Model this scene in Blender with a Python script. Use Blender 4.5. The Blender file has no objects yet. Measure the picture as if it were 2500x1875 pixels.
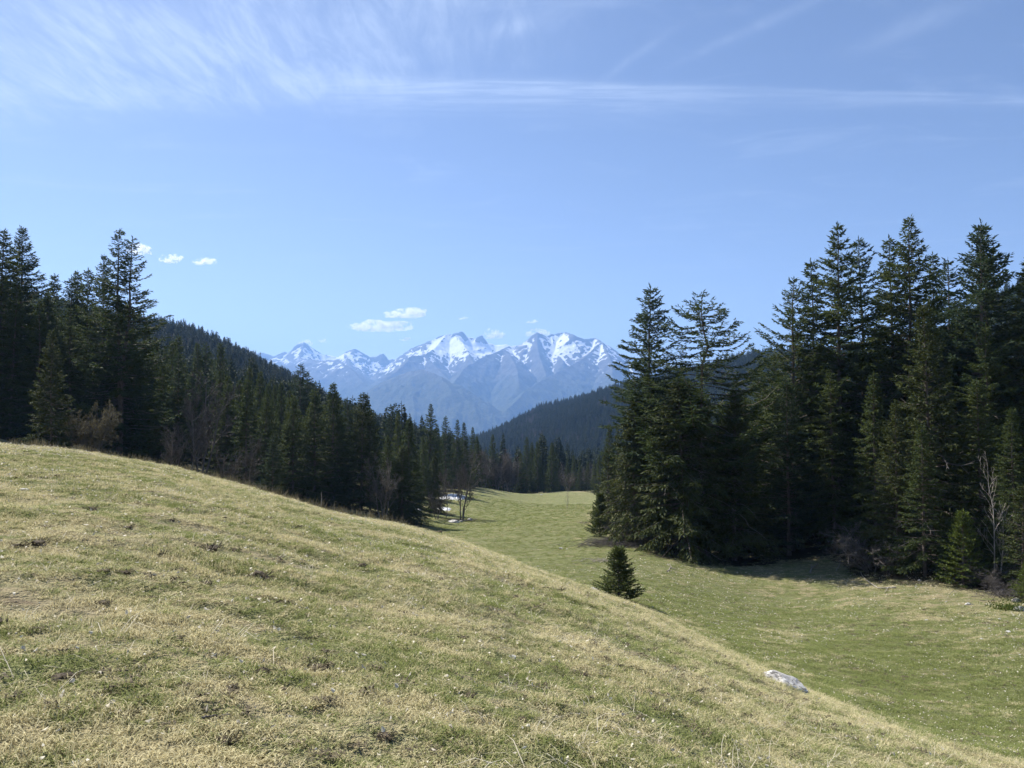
import bpy, math, random
import numpy as np
from mathutils import Vector

rad = math.radians
sc = bpy.context.scene
COL = sc.collection

# ------------------------------------------------------------------ camera, sky, sun, exposure
F_PX, W_PX, H_PX, HORIZON = 1888.0, 2500.0, 1875.0, 1010.0
PITCH = math.atan((HORIZON - H_PX / 2) / F_PX)
cam_d = bpy.data.cameras.new('camera')
cam_d.sensor_width = 36.0
cam_d.lens = 36.0 * F_PX / W_PX
cam_d.clip_start = 0.1
cam_d.clip_end = 120000.0
cam = bpy.data.objects.new('camera', cam_d)
COL.objects.link(cam)
cam.rotation_euler = (math.pi / 2 + PITCH, 0, 0)
sc.camera = cam

SUN_EL, SUN_AZ = rad(48), rad(-46)       # azimuth from +Y (the view direction), negative = left
sun_dir = Vector((math.sin(SUN_AZ) * math.cos(SUN_EL), math.cos(SUN_AZ) * math.cos(SUN_EL), math.sin(SUN_EL)))
world = bpy.data.worlds.new('World')
sc.world = world
world.use_nodes = True
SKY_STRENGTH = 0.073
SUN_STRENGTH = 5.0
sun_d = bpy.data.lights.new('sun', 'SUN')
sun_d.energy = SUN_STRENGTH
sun_d.angle = rad(0.5)
sun_d.color = (1.0, 0.95, 0.87)
sun = bpy.data.objects.new('sun', sun_d)
COL.objects.link(sun)
sun.location = (-200, 200, 300)
sun.rotation_euler = (-sun_dir).to_track_quat('-Z', 'Y').to_euler()
sc.view_settings.view_transform = 'Standard'
sc.view_settings.look = 'None'
sc.view_settings.exposure = 0.92
sc.view_settings.gamma = 1.0
sc.view_settings.use_curve_mapping = False
sc.render.engine = 'CYCLES'
sc.cycles.use_denoising = True
sc.cycles.max_bounces = 7
sc.cycles.adaptive_threshold = 0.02
sc.cycles.diffuse_bounces = 2
sc.cycles.glossy_bounces = 2
sc.cycles.transmission_bounces = 4
sc.cycles.volume_bounces = 6
sc.cycles.transparent_max_bounces = 8


# ------------------------------------------------------------------ node helpers
class NT:
    def __init__(self, tree):
        self.t = tree
        self.n = tree.nodes
        self.l = tree.links

    def node(self, typ, **kw):
        nd = self.n.new(typ)
        for k, v in kw.items():
            setattr(nd, k, v)
        return nd

    def put(self, sock, v):
        if hasattr(v, 'is_output'):
            self.l.new(v, sock)
        elif v is not None:
            sock.default_value = v

    def math(self, op, a, b=None, c=None, clamp=False):
        nd = self.node('ShaderNodeMath', operation=op, use_clamp=clamp)
        self.put(nd.inputs[0], a)
        if b is not None:
            self.put(nd.inputs[1], b)
        if c is not None:
            self.put(nd.inputs[2], c)
        return nd.outputs[0]

    def noise(self, vec, scale, detail=4, rough=0.55, dist=0.0, lac=2.0):
        nd = self.node('ShaderNodeTexNoise')
        if vec is not None:
            self.l.new(vec, nd.inputs['Vector'])
        nd.inputs['Scale'].default_value = scale
        nd.inputs['Detail'].default_value = detail
        nd.inputs['Roughness'].default_value = rough
        nd.inputs['Distortion'].default_value = dist
        nd.inputs['Lacunarity'].default_value = lac
        return nd.outputs['Fac']

    def sstep(self, v, a, b, lo=0.0, hi=1.0):
        nd = self.node('ShaderNodeMapRange', interpolation_type='SMOOTHSTEP')
        self.put(nd.inputs['Value'], v)
        nd.inputs['From Min'].default_value = a
        nd.inputs['From Max'].default_value = b
        nd.inputs['To Min'].default_value = lo
        nd.inputs['To Max'].default_value = hi
        return nd.outputs['Result']

    def mix(self, f, a, b, blend='MIX'):
        nd = self.node('ShaderNodeMix', data_type='RGBA', blend_type=blend)
        self.put(nd.inputs[0], f)
        self.put(nd.inputs[6], a if hasattr(a, 'is_output') else (*a, 1) if len(a) == 3 else a)
        self.put(nd.inputs[7], b if hasattr(b, 'is_output') else (*b, 1) if len(b) == 3 else b)
        return nd.outputs[2]

    def mapping(self, vec, scale=(1, 1, 1), rot=(0, 0, 0), loc=(0, 0, 0)):
        nd = self.node('ShaderNodeMapping')
        self.l.new(vec, nd.inputs['Vector'])
        nd.inputs['Scale'].default_value = scale
        nd.inputs['Rotation'].default_value = rot
        nd.inputs['Location'].default_value = loc
        return nd.outputs['Vector']

    def bump(self, h, strength, dist):
        nd = self.node('ShaderNodeBump')
        self.put(nd.inputs['Height'], h)
        nd.inputs['Strength'].default_value = strength
        nd.inputs['Distance'].default_value = dist
        return nd.outputs['Normal']


def new_mat(name):
    m = bpy.data.materials.new(name)
    m.use_nodes = True
    m.node_tree.nodes.clear()
    nt = NT(m.node_tree)
    out = nt.node('ShaderNodeOutputMaterial')
    return m, nt, out


def principled(nt, out, color, rough=0.8, normal=None, spec=0.3):
    b = nt.node('ShaderNodeBsdfPrincipled')
    nt.put(b.inputs['Base Color'], color if hasattr(color, 'is_output') else (*color, 1))
    nt.put(b.inputs['Roughness'], rough)
    b.inputs['Specular IOR Level'].default_value = spec
    if normal is not None:
        nt.l.new(normal, b.inputs['Normal'])
    nt.l.new(b.outputs[0], out.inputs['Surface'])
    return b


# ------------------------------------------------------------------ sky with cirrus
def build_world():
    nt = NT(world.node_tree)
    nt.n.clear()
    out = nt.node('ShaderNodeOutputWorld')
    bg = nt.node('ShaderNodeBackground')
    bg.inputs['Strength'].default_value = SKY_STRENGTH
    sky = nt.node('ShaderNodeTexSky', sky_type='NISHITA')
    sky.sun_disc = False
    sky.sun_elevation = SUN_EL
    sky.sun_rotation = SUN_AZ
    sky.altitude = 1300
    sky.air_density = 1.0
    sky.dust_density = 0.6
    sky.ozone_density = 2.0
    tc = nt.node('ShaderNodeTexCoord')
    sep = nt.node('ShaderNodeSeparateXYZ')
    nt.l.new(tc.outputs['Generated'], sep.inputs[0])
    z = nt.math('MAXIMUM', sep.outputs['Z'], 0.06)
    X = nt.math('DIVIDE', sep.outputs['X'], z)
    Y = nt.math('DIVIDE', sep.outputs['Y'], z)
    cmb = nt.node('ShaderNodeCombineXYZ')
    nt.l.new(X, cmb.inputs[0])
    nt.l.new(Y, cmb.inputs[1])
    P = cmb.outputs[0]                                  # the cloud sheet, unit height
    # fibres
    fib = nt.noise(nt.mapping(P, scale=(7.0, 2.2, 1), rot=(0, 0, rad(-20))), 1.0, 8, 0.62, 1.1)
    fib2 = nt.noise(nt.mapping(P, scale=(22, 5, 1), rot=(0, 0, rad(14))), 1.0, 5, 0.6, 0.8)
    big = nt.noise(nt.mapping(P, scale=(1.1, 1.6, 1), loc=(3.1, 1.7, 0)), 1.0, 3, 0.5, 0.6)
    wob = nt.noise(nt.mapping(P, scale=(2.0, 2.0, 1), loc=(9, 4, 0)), 1.0, 4, 0.6)
    wob = nt.math('SUBTRACT', wob, 0.5)
    # broad veil: a bank lying along a line that runs from far left towards the contrail
    d1 = nt.math('ADD', nt.math('SUBTRACT', Y, 2.13), nt.math('MULTIPLY', nt.math('ADD', X, 0.9), 0.20))
    d1 = nt.math('ADD', d1, nt.math('MULTIPLY', wob, 0.7))
    veil = nt.math('EXPONENT', nt.math('MULTIPLY', nt.math('POWER', nt.math('DIVIDE', nt.math('ABSOLUTE', d1), 0.36), 3.0), -1.0))
    veil = nt.math('MULTIPLY', veil, nt.sstep(X, 0.45, -0.8))
    veil = nt.math('MULTIPLY', veil, nt.sstep(fib, 0.33, 0.67, 0.30, 0.95))
    veil = nt.math('MULTIPLY', veil, nt.sstep(big, 0.30, 0.62, 0.45, 1.0))
    veil = nt.math('MULTIPLY', veil, nt.sstep(fib2, 0.32, 0.68, 0.6, 1.15))
    # old contrail spreading downwind
    d2 = nt.math('SUBTRACT', Y, nt.math('ADD', nt.math('MULTIPLY', X, 0.055), 2.33))
    d2 = nt.math('ADD', d2, nt.math('MULTIPLY', wob, 0.10))
    wid = nt.sstep(X, -0.6, 1.7, 0.16, 0.055)
    wid = nt.math('MULTIPLY', wid, nt.sstep(d2, -0.05, 0.03, 0.38, 1.15))
    g = nt.math('DIVIDE', d2, wid)
    top = nt.math('EXPONENT', nt.math('MULTIPLY', nt.math('MULTIPLY', g, g), -1.0))
    trail = nt.math('MULTIPLY', top, nt.sstep(X, -0.8, -0.2))
    trail = nt.math('MULTIPLY', trail, nt.sstep(X, 0.1, 0.9, 0.80, 0.42))
    fibt = nt.noise(nt.mapping(P, scale=(3.0, 26, 1)), 1.0, 6, 0.6, 0.5)
    trail = nt.math('MULTIPLY', trail, nt.sstep(fibt, 0.33, 0.67, 0.4, 1.15))
    # thin oblique wisps
    wisp = None
    for (x0, y0, ang, w, s) in ((0.345, 2.13, 25, 0.018, 0.11), (0.56, 2.05, 35, 0.022, 0.08), (0.66, 1.93, 35, 0.028, 0.10), (0.06, 1.93, 56, 0.045, 0.22), (1.03, 1.97, 31, 0.055, 0.09)):
        ca, sa = math.cos(rad(ang)), math.sin(rad(ang))
        dd = nt.math('ADD', nt.math('MULTIPLY', nt.math('SUBTRACT', X, x0), ca), nt.math('MULTIPLY', nt.math('SUBTRACT', Y, y0), sa))
        al = nt.math('SUBTRACT', nt.math('MULTIPLY', nt.math('SUBTRACT', X, x0), sa), nt.math('MULTIPLY', nt.math('SUBTRACT', Y, y0), ca))
        dd = nt.math('DIVIDE', nt.math('ADD', dd, nt.math('MULTIPLY', wob, 0.05)), w)
        ww = nt.math('EXPONENT', nt.math('MULTIPLY', nt.math('MULTIPLY', dd, dd), -1.0))
        ww = nt.math('MULTIPLY', ww, nt.sstep(nt.math('ABSOLUTE', al), 0.26, 0.02))
        ww = nt.math('MULTIPLY', ww, s)
        wisp = ww if wisp is None else nt.math('ADD', wisp, ww)
    wisp = nt.math('MULTIPLY', wisp, nt.sstep(fib, 0.3, 0.65, 0.4, 1.2))
    # the same kind of faint veil everywhere overhead
    faint = nt.math('MULTIPLY', nt.sstep(nt.noise(nt.mapping(P, scale=(1.5, 3.0, 1), rot=(0, 0, rad(25)), loc=(1, 5, 0)), 1.0, 6, 0.6, 0.8), 0.5, 0.8), 0.14)
    cov = nt.math('ADD', nt.math('MULTIPLY', veil, 0.60), nt.math('MULTIPLY', trail, 0.42))
    cov = nt.math('ADD', nt.math('ADD', cov, wisp), faint)
    cov = nt.math('MULTIPLY', cov, nt.sstep(sep.outputs['Z'], 0.05, 0.30))
    cov = nt.math('MINIMUM', cov, 0.9)
    tint = nt.mix(1.0, sky.outputs[0], (1.07, 0.985, 1.0), 'MULTIPLY')
    col = nt.mix(cov, tint, (6.0, 7.0, 8.8))
    nt.l.new(col, bg.inputs['Color'])
    nt.l.new(bg.outputs[0], out.inputs['Surface'])


build_world()

# ------------------------------------------------------------------ numpy noise
rng = np.random.default_rng(7)
random.seed(7)
_perm = np.random.default_rng(11).random((256, 256))


def vnoise(x, y, seed=0):
    x = x + seed * 17.31
    y = y + seed * 9.73
    xi, yi = np.floor(x).astype(np.int64), np.floor(y).astype(np.int64)
    fx, fy = x - xi, y - yi
    fx, fy = fx * fx * (3 - 2 * fx), fy * fy * (3 - 2 * fy)
    a, b = _perm[xi & 255, yi & 255], _perm[(xi + 1) & 255, yi & 255]
    c, d = _perm[xi & 255, (yi + 1) & 255], _perm[(xi + 1) & 255, (yi + 1) & 255]
    return (a * (1 - fx) + b * fx) * (1 - fy) + (c * (1 - fx) + d * fx) * fy


def fbm(x, y, oct=4, seed=0, gain=0.5):
    s, a, t = 0.0, 1.0, 0.0
    for o in range(oct):
        s = s + a * (vnoise(x * 2 ** o, y * 2 ** o, seed + o * 3) - 0.5)
        t += a
        a *= gain
    return s / t * 2


def ridged(x, y, oct=5, seed=0, gain=0.5):
    s, a, t = 0.0, 1.0, 0.0
    for o in range(oct):
        s = s + a * (1 - np.abs(vnoise(x * 2 ** o, y * 2 ** o, seed + o * 5) * 2 - 1))
        t += a
        a *= gain
    return s / t


def sm(x, a, b):
    t = np.clip((x - a) / (b - a), 0, 1)
    return t * t * (3 - 2 * t)


# ------------------------------------------------------------------ where a line of sight meets a depth
def at(px, py, d):
    dx, dy = (px - W_PX / 2) / F_PX, (H_PX / 2 - py) / F_PX
    v = np.array([dx, math.cos(PITCH) - dy * math.sin(PITCH), math.sin(PITCH) + dy * math.cos(PITCH)])
    return v * (d / v[1])


# ------------------------------------------------------------------ terrain
EYE = 1.6
ridge_pts = [(-400, 1040, 44), (-150, 1066, 45), (0, 1086, 46), (180, 1104, 47), (400, 1141, 48), (560, 1181, 47), (700, 1221, 45), (800, 1250, 43),
             (1000, 1293, 40), (1150, 1337, 36), (1280, 1387, 34), (1400, 1431, 32), (1500, 1466, 30), (1600, 1508, 28),
             (1700, 1562, 25.5), (1800, 1614, 23.5), (1950, 1688, 21), (2100, 1752, 18), (2300, 1832, 15), (2420, 1885, 13.5), (2800, 1985, 11)]
_rp = np.array([at(*p) for p in ridge_pts])
R_TH = np.arctan2(_rp[:, 0], _rp[:, 1])
R_R = np.hypot(_rp[:, 0], _rp[:, 1])
R_S = _rp[:, 2] / R_R

valley_pts = [  # px, py of the ground, distance
    (1507, 1466, 48), (1925, 1480, 58), (1750, 1402, 70), (1600, 1345, 80), (1460, 1314, 88), (2100, 1560, 44), (2100, 1420, 66), (2330, 1424, 62),
    (2480, 1560, 42), (2300, 1700, 32), (2480, 1800, 25), (2490, 1440, 60), (1950, 1385, 74), (1850, 1375, 78), (2250, 1400, 66),
    (1700, 1460, 56), (1300, 1362, 75), (1250, 1290, 105), (1100, 1292, 118), (1126, 1268, 140), (1020, 1290, 112), (1300, 1230, 190), (1200, 1203, 255),
    (1400, 1200, 258), (1020, 1205, 200), (1060, 1232, 165), (1100, 1207, 190), (1180, 1190, 240), (1500, 1240, 165), (1480, 1205, 250), (1300, 1208, 330), (1250, 1235, 450),
    (1850, 1310, 115), (2200, 1260, 95), (2400, 1200, 105), (2600, 1150, 110), (1700, 1290, 120), (2200, 1120, 180), (1800, 1180, 220), (2500, 1000, 260),
    (745, 1228, 115), (817, 1238, 118), (897, 1252, 118), (960, 1270, 116), (640, 1200, 112), (500, 1178, 105), (284, 1135, 100), (50, 1075, 95), (-300, 1010, 90),
    (300, 1060, 180), (600, 1110, 180), (850, 1170, 190), (0, 960, 200), (-300, 900, 200), (100, 850, 420), (400, 930, 420), (700, 1040, 400), (950, 1140, 380),
    (-300, 700, 760), (0, 760, 760), (200, 815, 760), (360, 838, 760), (450, 842, 760), (560, 888, 750), (620, 918, 740), (680, 950, 730), (780, 1010, 720), (950, 1080, 720), (1100, 1120, 760),
    (0, 950, 1400), (400, 1000, 1400), (800, 1100, 1500),
    (1150, 1088, 1750), (1240, 1053, 1720), (1300, 1021, 1700), (1400, 992, 1650), (1510, 960, 1600), (1650, 930, 1450), (1800, 900, 1250), (1900, 885, 1100), (2100, 885, 950), (2300, 850, 820), (2480, 735, 720), (2800, 640, 700),
    (1150, 1150, 1000), (1300, 1150, 950), (1450, 1130, 900), (1600, 1090, 800), (1850, 1050, 600), (2200, 990, 480), (1250, 1180, 700), (1400, 1180, 600),
    (1300, 1120, 2600), (1700, 1080, 2400), (2200, 1000, 1800), (2600, 1000, 1600),
]
_vp = np.array([at(*p) for p in valley_pts])
V_TH, V_R = np.arctan2(_vp[:, 0], _vp[:, 1]), np.hypot(_vp[:, 0], _vp[:, 1])
V_T = _vp[:, 2] / V_R
TH_MIN, TH_MAX = rad(-40), rad(40)


def _tps_feat(th, lr):
    return th * 1.3, lr * 0.42


_a, _b = _tps_feat(V_TH, np.log(V_R))
_C = np.stack([_a, _b], 1)


def _U(d2):
    return np.where(d2 < 1e-12, 0, d2 * np.log(np.maximum(d2, 1e-12)))


def _solve():
    n = len(_C)
    K = _U(((_C[:, None] - _C[None]) ** 2).sum(-1)) + np.eye(n) * 2e-4
    Pm = np.hstack([np.ones((n, 1)), _C])
    A = np.zeros((n + 3, n + 3))
    A[:n, :n] = K
    A[:n, n:] = Pm
    A[n:, :n] = Pm.T
    return np.linalg.solve(A, np.concatenate([V_T, np.zeros(3)]))


_W = _solve()


def tps(th, lr):
    a, b = _tps_feat(th, lr)
    shp = a.shape
    a, b = a.ravel(), b.ravel()
    out = np.empty_like(a)
    for i in range(0, len(a), 40000):
        q = np.stack([a[i:i + 40000], b[i:i + 40000]], 1)
        d2 = ((q[:, None] - _C[None]) ** 2).sum(-1)
        out[i:i + 40000] = _U(d2) @ _W[:-3] + _W[-3] + q @ _W[-2:]
    return out.reshape(shp)


FAR_Z = -520.0


def base_h(x, y):
    x, y = np.asarray(x, float), np.asarray(y, float)
    r = np.maximum(np.hypot(x, y), 0.3)
    th = np.arctan2(x, y)
    # behind the camera the edge profiles blend into each other
    thc = np.clip(th, TH_MIN, TH_MAX)
    bw = 0.5 * sm(np.abs(th), rad(90), rad(180))
    tho = np.where(th < 0, TH_MAX, TH_MIN)
    s = np.interp(thc, R_TH, R_S) * (1 - bw) + np.interp(tho, R_TH, R_S) * bw
    rt = np.interp(thc, R_TH, R_R) * (1 - bw) + np.interp(tho, R_TH, R_R) * bw
    k = EYE / rt ** 2
    hill = -EYE + (s + 2 * EYE / rt) * r - k * r * r
    lr = np.log(np.clip(r, 20, 2600))
    t = tps(thc, lr)
    if np.any(bw > 0):
        t = t * (1 - bw) + tps(tho, lr) * bw
    v = t * r
    v = v - np.maximum(0, rt * 1.15 - r) * 1.2
    f = sm(r, 2000, 4200)
    v = v * (1 - f) + FAR_Z * f
    e = 0.5
    m = np.maximum(hill, v)
    h = m + e * np.log(np.exp((hill - m) / e) + np.exp((v - m) / e))
    return h


def ground(x, y):
    x, y = np.asarray(x, float), np.asarray(y, float)
    r = np.hypot(x, y)
    h = base_h(x, y)
    near = sm(r, 1.0, 5.0)
    # tussocks, hoof steps and soft humps
    h = h + near * (0.12 * fbm(x / 4.0, y / 4.0, 2, 1) * sm(r, 4, 14) + 0.095 * fbm(x / 1.2 + y * 0.3, y / 0.8, 3, 5) * (0.6 + 0.4 * sm(r, 4, 12)) + 0.035 * fbm(x / 0.3, y / 0.3, 2, 9))
    far = sm(r, 60, 200)
    h = h + far * (0.5 * fbm(x / 14, y / 14, 3, 21)) + sm(r, 600, 1500) * 9 * fbm(x / 160, y / 160, 4, 31)
    return h


def gz(x, y):
    return float(ground(np.array([x]), np.array([y]))[0])


def on_ground(px, d):
    """ground point seen in the column px, d metres ahead"""
    x = (px - W_PX / 2) / F_PX * d
    return x, d, gz(x, d)


def hit(px, py, dmin=3.0, dmax=400.0):
    """first ground point along the line of sight through (px, py)"""
    ds = np.exp(np.linspace(math.log(dmin), math.log(dmax), 1600))
    v = at(px, py, 1.0)
    zz = ground(v[0] * ds, ds)
    below = np.nonzero(v[2] * ds <= zz)[0]
    d = ds[below[0]] if len(below) else dmax
    return v[0] * d, d, gz(v[0] * d, d)


# ------------------------------------------------------------------ mesh helpers
def mesh_quads(name, verts, quads, mat=None, smooth=False, attrs=None):
    me = bpy.data.meshes.new(name)
    verts = np.ascontiguousarray(verts, np.float32)
    quads = np.ascontiguousarray(quads, np.int32)
    n, k = quads.shape
    me.vertices.add(len(verts))
    me.vertices.foreach_set('co', verts.ravel())
    me.loops.add(n * k)
    me.loops.foreach_set('vertex_index', quads.ravel())
    me.polygons.add(n)
    me.polygons.foreach_set('loop_start', np.arange(0, n * k, k, dtype=np.int32))
    if smooth:
        me.polygons.foreach_set('use_smooth', np.ones(n, bool))
    for an, av in (attrs or {}).items():
        at_ = me.attributes.new(an, 'FLOAT', 'POINT')
        at_.data.foreach_set('value', np.ascontiguousarray(av, np.float32))
    me.update(calc_edges=True)
    if mat is not None:
        me.materials.append(mat)
    return me


def link(name, data, parent=None, loc=None):
    o = bpy.data.objects.new(name, data)
    COL.objects.link(o)
    if parent is not None:
        o.parent = parent
    if loc is not None:
        o.location = loc
    return o


def tag(o, label=None, cat=None, group=None, kind=None):
    if label:
        o['label'] = label
    if cat:
        o['category'] = cat
    if group:
        o['group'] = group
    if kind:
        o['kind'] = kind
    return o


def tubes(P, R, k=3, cap=False):
    """P (n,m,3) centre lines, R (n,m) radii -> verts, quads"""
    n, m, _ = P.shape
    T = np.gradient(P, axis=1)
    T /= np.linalg.norm(T, axis=2, keepdims=True) + 1e-9
    ref = np.zeros_like(T)
    vert = np.abs(T[..., 2]) > 0.8
    ref[..., 2] = 1
    ref[vert] = (1, 0, 0)
    A = np.cross(T, ref)
    A /= np.linalg.norm(A, axis=2, keepdims=True) + 1e-9
    B = np.cross(T, A)
    ang = np.arange(k) / k * 2 * math.pi
    V = P[:, :, None] + R[:, :, None, None] * (np.cos(ang)[None, None, :, None] * A[:, :, None] + np.sin(ang)[None, None, :, None] * B[:, :, None])
    V = V.reshape(-1, 3)
    i, j, a = np.meshgrid(np.arange(n), np.arange(m - 1), np.arange(k), indexing='ij')
    b0 = i * m * k + j * k
    q = np.stack([b0 + a, b0 + (a + 1) % k, b0 + k + (a + 1) % k, b0 + k + a], -1).reshape(-1, 4)
    return V, q


def join(parts):
    vs, qs, o = [], [], 0
    for v, q in parts:
        vs.append(v)
        qs.append(q + o)
        o += len(v)
    return np.concatenate(vs), np.concatenate(qs)


def sprays(base, D, L, Wd, r):
    """small folded needle sprays: one quad each"""
    n = len(base)
    D = D / (np.linalg.norm(D, axis=1, keepdims=True) + 1e-9)
    rv = r.normal(size=(n, 3))
    S = np.cross(D, rv)
    S /= np.linalg.norm(S, axis=1, keepdims=True) + 1e-9
    N = np.cross(D, S)
    L, Wd = L[:, None], Wd[:, None]
    V = np.stack([base, base + D * L * 0.45 + S * Wd + N * Wd * 0.4, base + D * L - N * Wd * 0.3, base + D * L * 0.4 - S * Wd + N * Wd * 0.4], 1).reshape(-1, 3)
    return V, np.arange(n * 4).reshape(n, 4)


# ------------------------------------------------------------------ materials
def grass_color(nt, P, extra=None):
    """straw / green / brown pasture colour as a function of place"""
    n1 = nt.noise(nt.mapping(P, scale=(1, 1, 0.3)), 0.11, 4, 0.6, 0.4)
    n2 = nt.noise(nt.mapping(P, scale=(1.2, 0.8, 0.3), rot=(0, 0, 0.5)), 0.65, 5, 0.65, 0.3)
    n3 = nt.noise(P, 4.5, 4, 0.65)
    n4 = nt.noise(P, 28.0, 3, 0.7)
    mixv = nt.math('ADD', nt.math('MULTIPLY', n1, 1.1), nt.math('ADD', nt.math('MULTIPLY', n2, 0.9), nt.math('MULTIPLY', n3, 0.45)))
    at_ = nt.node('ShaderNodeAttribute', attribute_name='lush')
    if extra:
        at_.attribute_type = 'INSTANCER'
    mixv = nt.math('ADD', mixv, nt.math('MULTIPLY', at_.outputs['Fac'], 0.34))
    streak = nt.noise(nt.mapping(P, scale=(0.5, 1.6, 0.5), rot=(0, 0, -0.35)), 1.1, 5, 0.7, 0.6)
    mixv = nt.math('SUBTRACT', mixv, nt.sstep(streak, 0.48, 0.64, 0.0, 0.34))
    blot = nt.noise(nt.mapping(P, scale=(1, 1.3, 0.4), loc=(2, 6, 0)), 0.28, 4, 0.6, 0.5)
    mixv = nt.math('SUBTRACT', mixv, nt.sstep(blot, 0.52, 0.62, 0.0, 0.25))
    return mixv, n2, n3, n4


STRAW, STRAW2, GREEN, GREEN2, BROWN = (0.37, 0.32, 0.185), (0.26, 0.22, 0.125), (0.165, 0.190, 0.066), (0.105, 0.132, 0.042), (0.165, 0.12, 0.08)


def mat_ground():
    m, nt, out = new_mat('pasture_and_forest_floor')
    g = nt.node('ShaderNodeNewGeometry')
    P = g.outputs['Position']
    mv, n2, n3, n4 = grass_color(nt, P)
    gfac = nt.sstep(mv, 0.95, 1.32)
    straw = nt.mix(nt.sstep(n3, 0.35, 0.65), STRAW2, STRAW)
    green = nt.mix(nt.sstep(n2, 0.35, 0.65), GREEN2, GREEN)
    c = nt.mix(nt.math('MULTIPLY', gfac, 0.85), straw, green)
    # fine mottling of dead and living blades
    c = nt.mix(nt.sstep(n4, 0.40, 0.62, 0.0, 0.55), c, GREEN2)
    c = nt.mix(nt.sstep(nt.noise(P, 60.0, 2, 0.7), 0.52, 0.75, 0, 0.6), c, (0.46, 0.40, 0.24))
    c = nt.mix(nt.sstep(nt.noise(nt.mapping(P, scale=(0.5, 1.6, 0.5), rot=(0, 0, -0.35)), 1.1, 5, 0.7, 0.6), 0.50, 0.66, 0, 0.65), c, (0.33, 0.275, 0.165))
    c = nt.mix(nt.sstep(nt.noise(nt.mapping(P, scale=(1, 1, 0.5), loc=(3, 8, 0)), 2.6, 4, 0.7), 0.56, 0.68, 0, 0.6), c, (0.085, 0.09, 0.04))
    # bare brownish soil scars
    scar = nt.math('MULTIPLY', nt.sstep(nt.noise(nt.mapping(P, scale=(1, 1.6, 0.5), loc=(5, 2, 0)), 0.75, 4, 0.6, 0.5), 0.62, 0.70), nt.sstep(n4, 0.3, 0.6))
    c = nt.mix(nt.math('MULTIPLY', scar, 0.7), c, BROWN)
    fa = nt.node('ShaderNodeAttribute', attribute_name='forest')
    duff = nt.mix(nt.sstep(nt.noise(P, 1.7, 5, 0.7), 0.35, 0.65), (0.055, 0.042, 0.028), (0.035, 0.042, 0.018))
    fm = nt.sstep(nt.math('ADD', fa.outputs['Fac'], nt.math('MULTIPLY', nt.math('SUBTRACT', n3, 0.5), 0.6)), 0.35, 0.65)
    c = nt.mix(fm, c, duff)
    h = nt.math('ADD', nt.math('MULTIPLY', n4, 0.5), nt.math('MULTIPLY', nt.noise(P, 7.0, 4, 0.7), 1.0))
    h = nt.math('ADD', h, nt.math('MULTIPLY', nt.noise(nt.mapping(P, scale=(0.7, 1.3, 1)), 1.3, 4, 0.65), 3.0))
    principled(nt, out, c, 0.95, nt.bump(h, 1.0, 0.10), 0.1)
    return m


def mat_grass():
    m, nt, out = new_mat('grass_blades')
    g = nt.node('ShaderNodeNewGeometry')
    oi = nt.node('ShaderNodeObjectInfo')
    P = g.outputs['Position']
    mv, n2, n3, n4 = grass_color(nt, P, True)
    rnd = oi.outputs['Random']
    f = nt.sstep(nt.math('ADD', mv, nt.math('MULTIPLY', nt.math('SUBTRACT', rnd, 0.5), 0.6)), 0.92, 1.30)
    rp = nt.noise(P, 45.0, 1, 0.5)
    straw = nt.mix(nt.sstep(rp, 0.3, 0.7), (0.36, 0.31, 0.165), (0.76, 0.69, 0.43))
    green = nt.mix(nt.sstep(rp, 0.3, 0.7), (0.115, 0.150, 0.044), (0.32, 0.345, 0.13))
    c = nt.mix(f, straw, green)
    d = nt.node('ShaderNodeBsdfDiffuse')
    t = nt.node('ShaderNodeBsdfTranslucent')
    nt.l.new(c, d.inputs[0])
    nt.l.new(c, t.inputs[0])
    mx = nt.node('ShaderNodeMixShader')
    mx.inputs[0].default_value = 0.35
    nt.l.new(d.outputs[0], mx.inputs[1])
    nt.l.new(t.outputs[0], mx.inputs[2])
    nt.l.new(mx.outputs[0], out.inputs[0])
    return m


def mat_leafy(name, dark, light, trans=0.32, nscale=0.9):
    m, nt, out = new_mat(name)
    g = nt.node('ShaderNodeNewGeometry')
    oi = nt.node('ShaderNodeObjectInfo')
    a = nt.node('ShaderNodeAttribute', attribute_name='var')
    n = nt.noise(g.outputs['Position'], nscale, 3, 0.6)
    f = nt.math('ADD', nt.math('MULTIPLY', a.outputs['Fac'], 0.5), nt.math('ADD', nt.math('MULTIPLY', nt.sstep(n, 0.3, 0.7), 0.35), nt.math('MULTIPLY', oi.outputs['Random'], 0.35)))
    c = nt.mix(nt.math('MULTIPLY', f, 0.85, clamp=True), dark, light)
    b = nt.node('ShaderNodeBsdfPrincipled')
    nt.l.new(c, b.inputs['Base Color'])
    b.inputs['Roughness'].default_value = 0.7
    b.inputs['Specular IOR Level'].default_value = 0.12
    t = nt.node('ShaderNodeBsdfTranslucent')
    nt.l.new(c, t.inputs[0])
    mx = nt.node('ShaderNodeMixShader')
    mx.inputs[0].default_value = trans
    nt.l.new(b.outputs[0], mx.inputs[1])
    nt.l.new(t.outputs[0], mx.inputs[2])
    nt.l.new(mx.outputs[0], out.inputs[0])
    return m


def mat_bark(name, a, b, scale=6.0):
    m, nt, out = new_mat(name)
    tc = nt.node('ShaderNodeTexCoord')
    n = nt.noise(nt.mapping(tc.outputs['Object'], scale=(1, 1, 0.25)), scale, 5, 0.7)
    c = nt.mix(nt.sstep(n, 0.3, 0.7), a, b)
    principled(nt, out, c, 0.9, nt.bump(n, 0.6, 0.03), 0.2)
    return m


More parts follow.
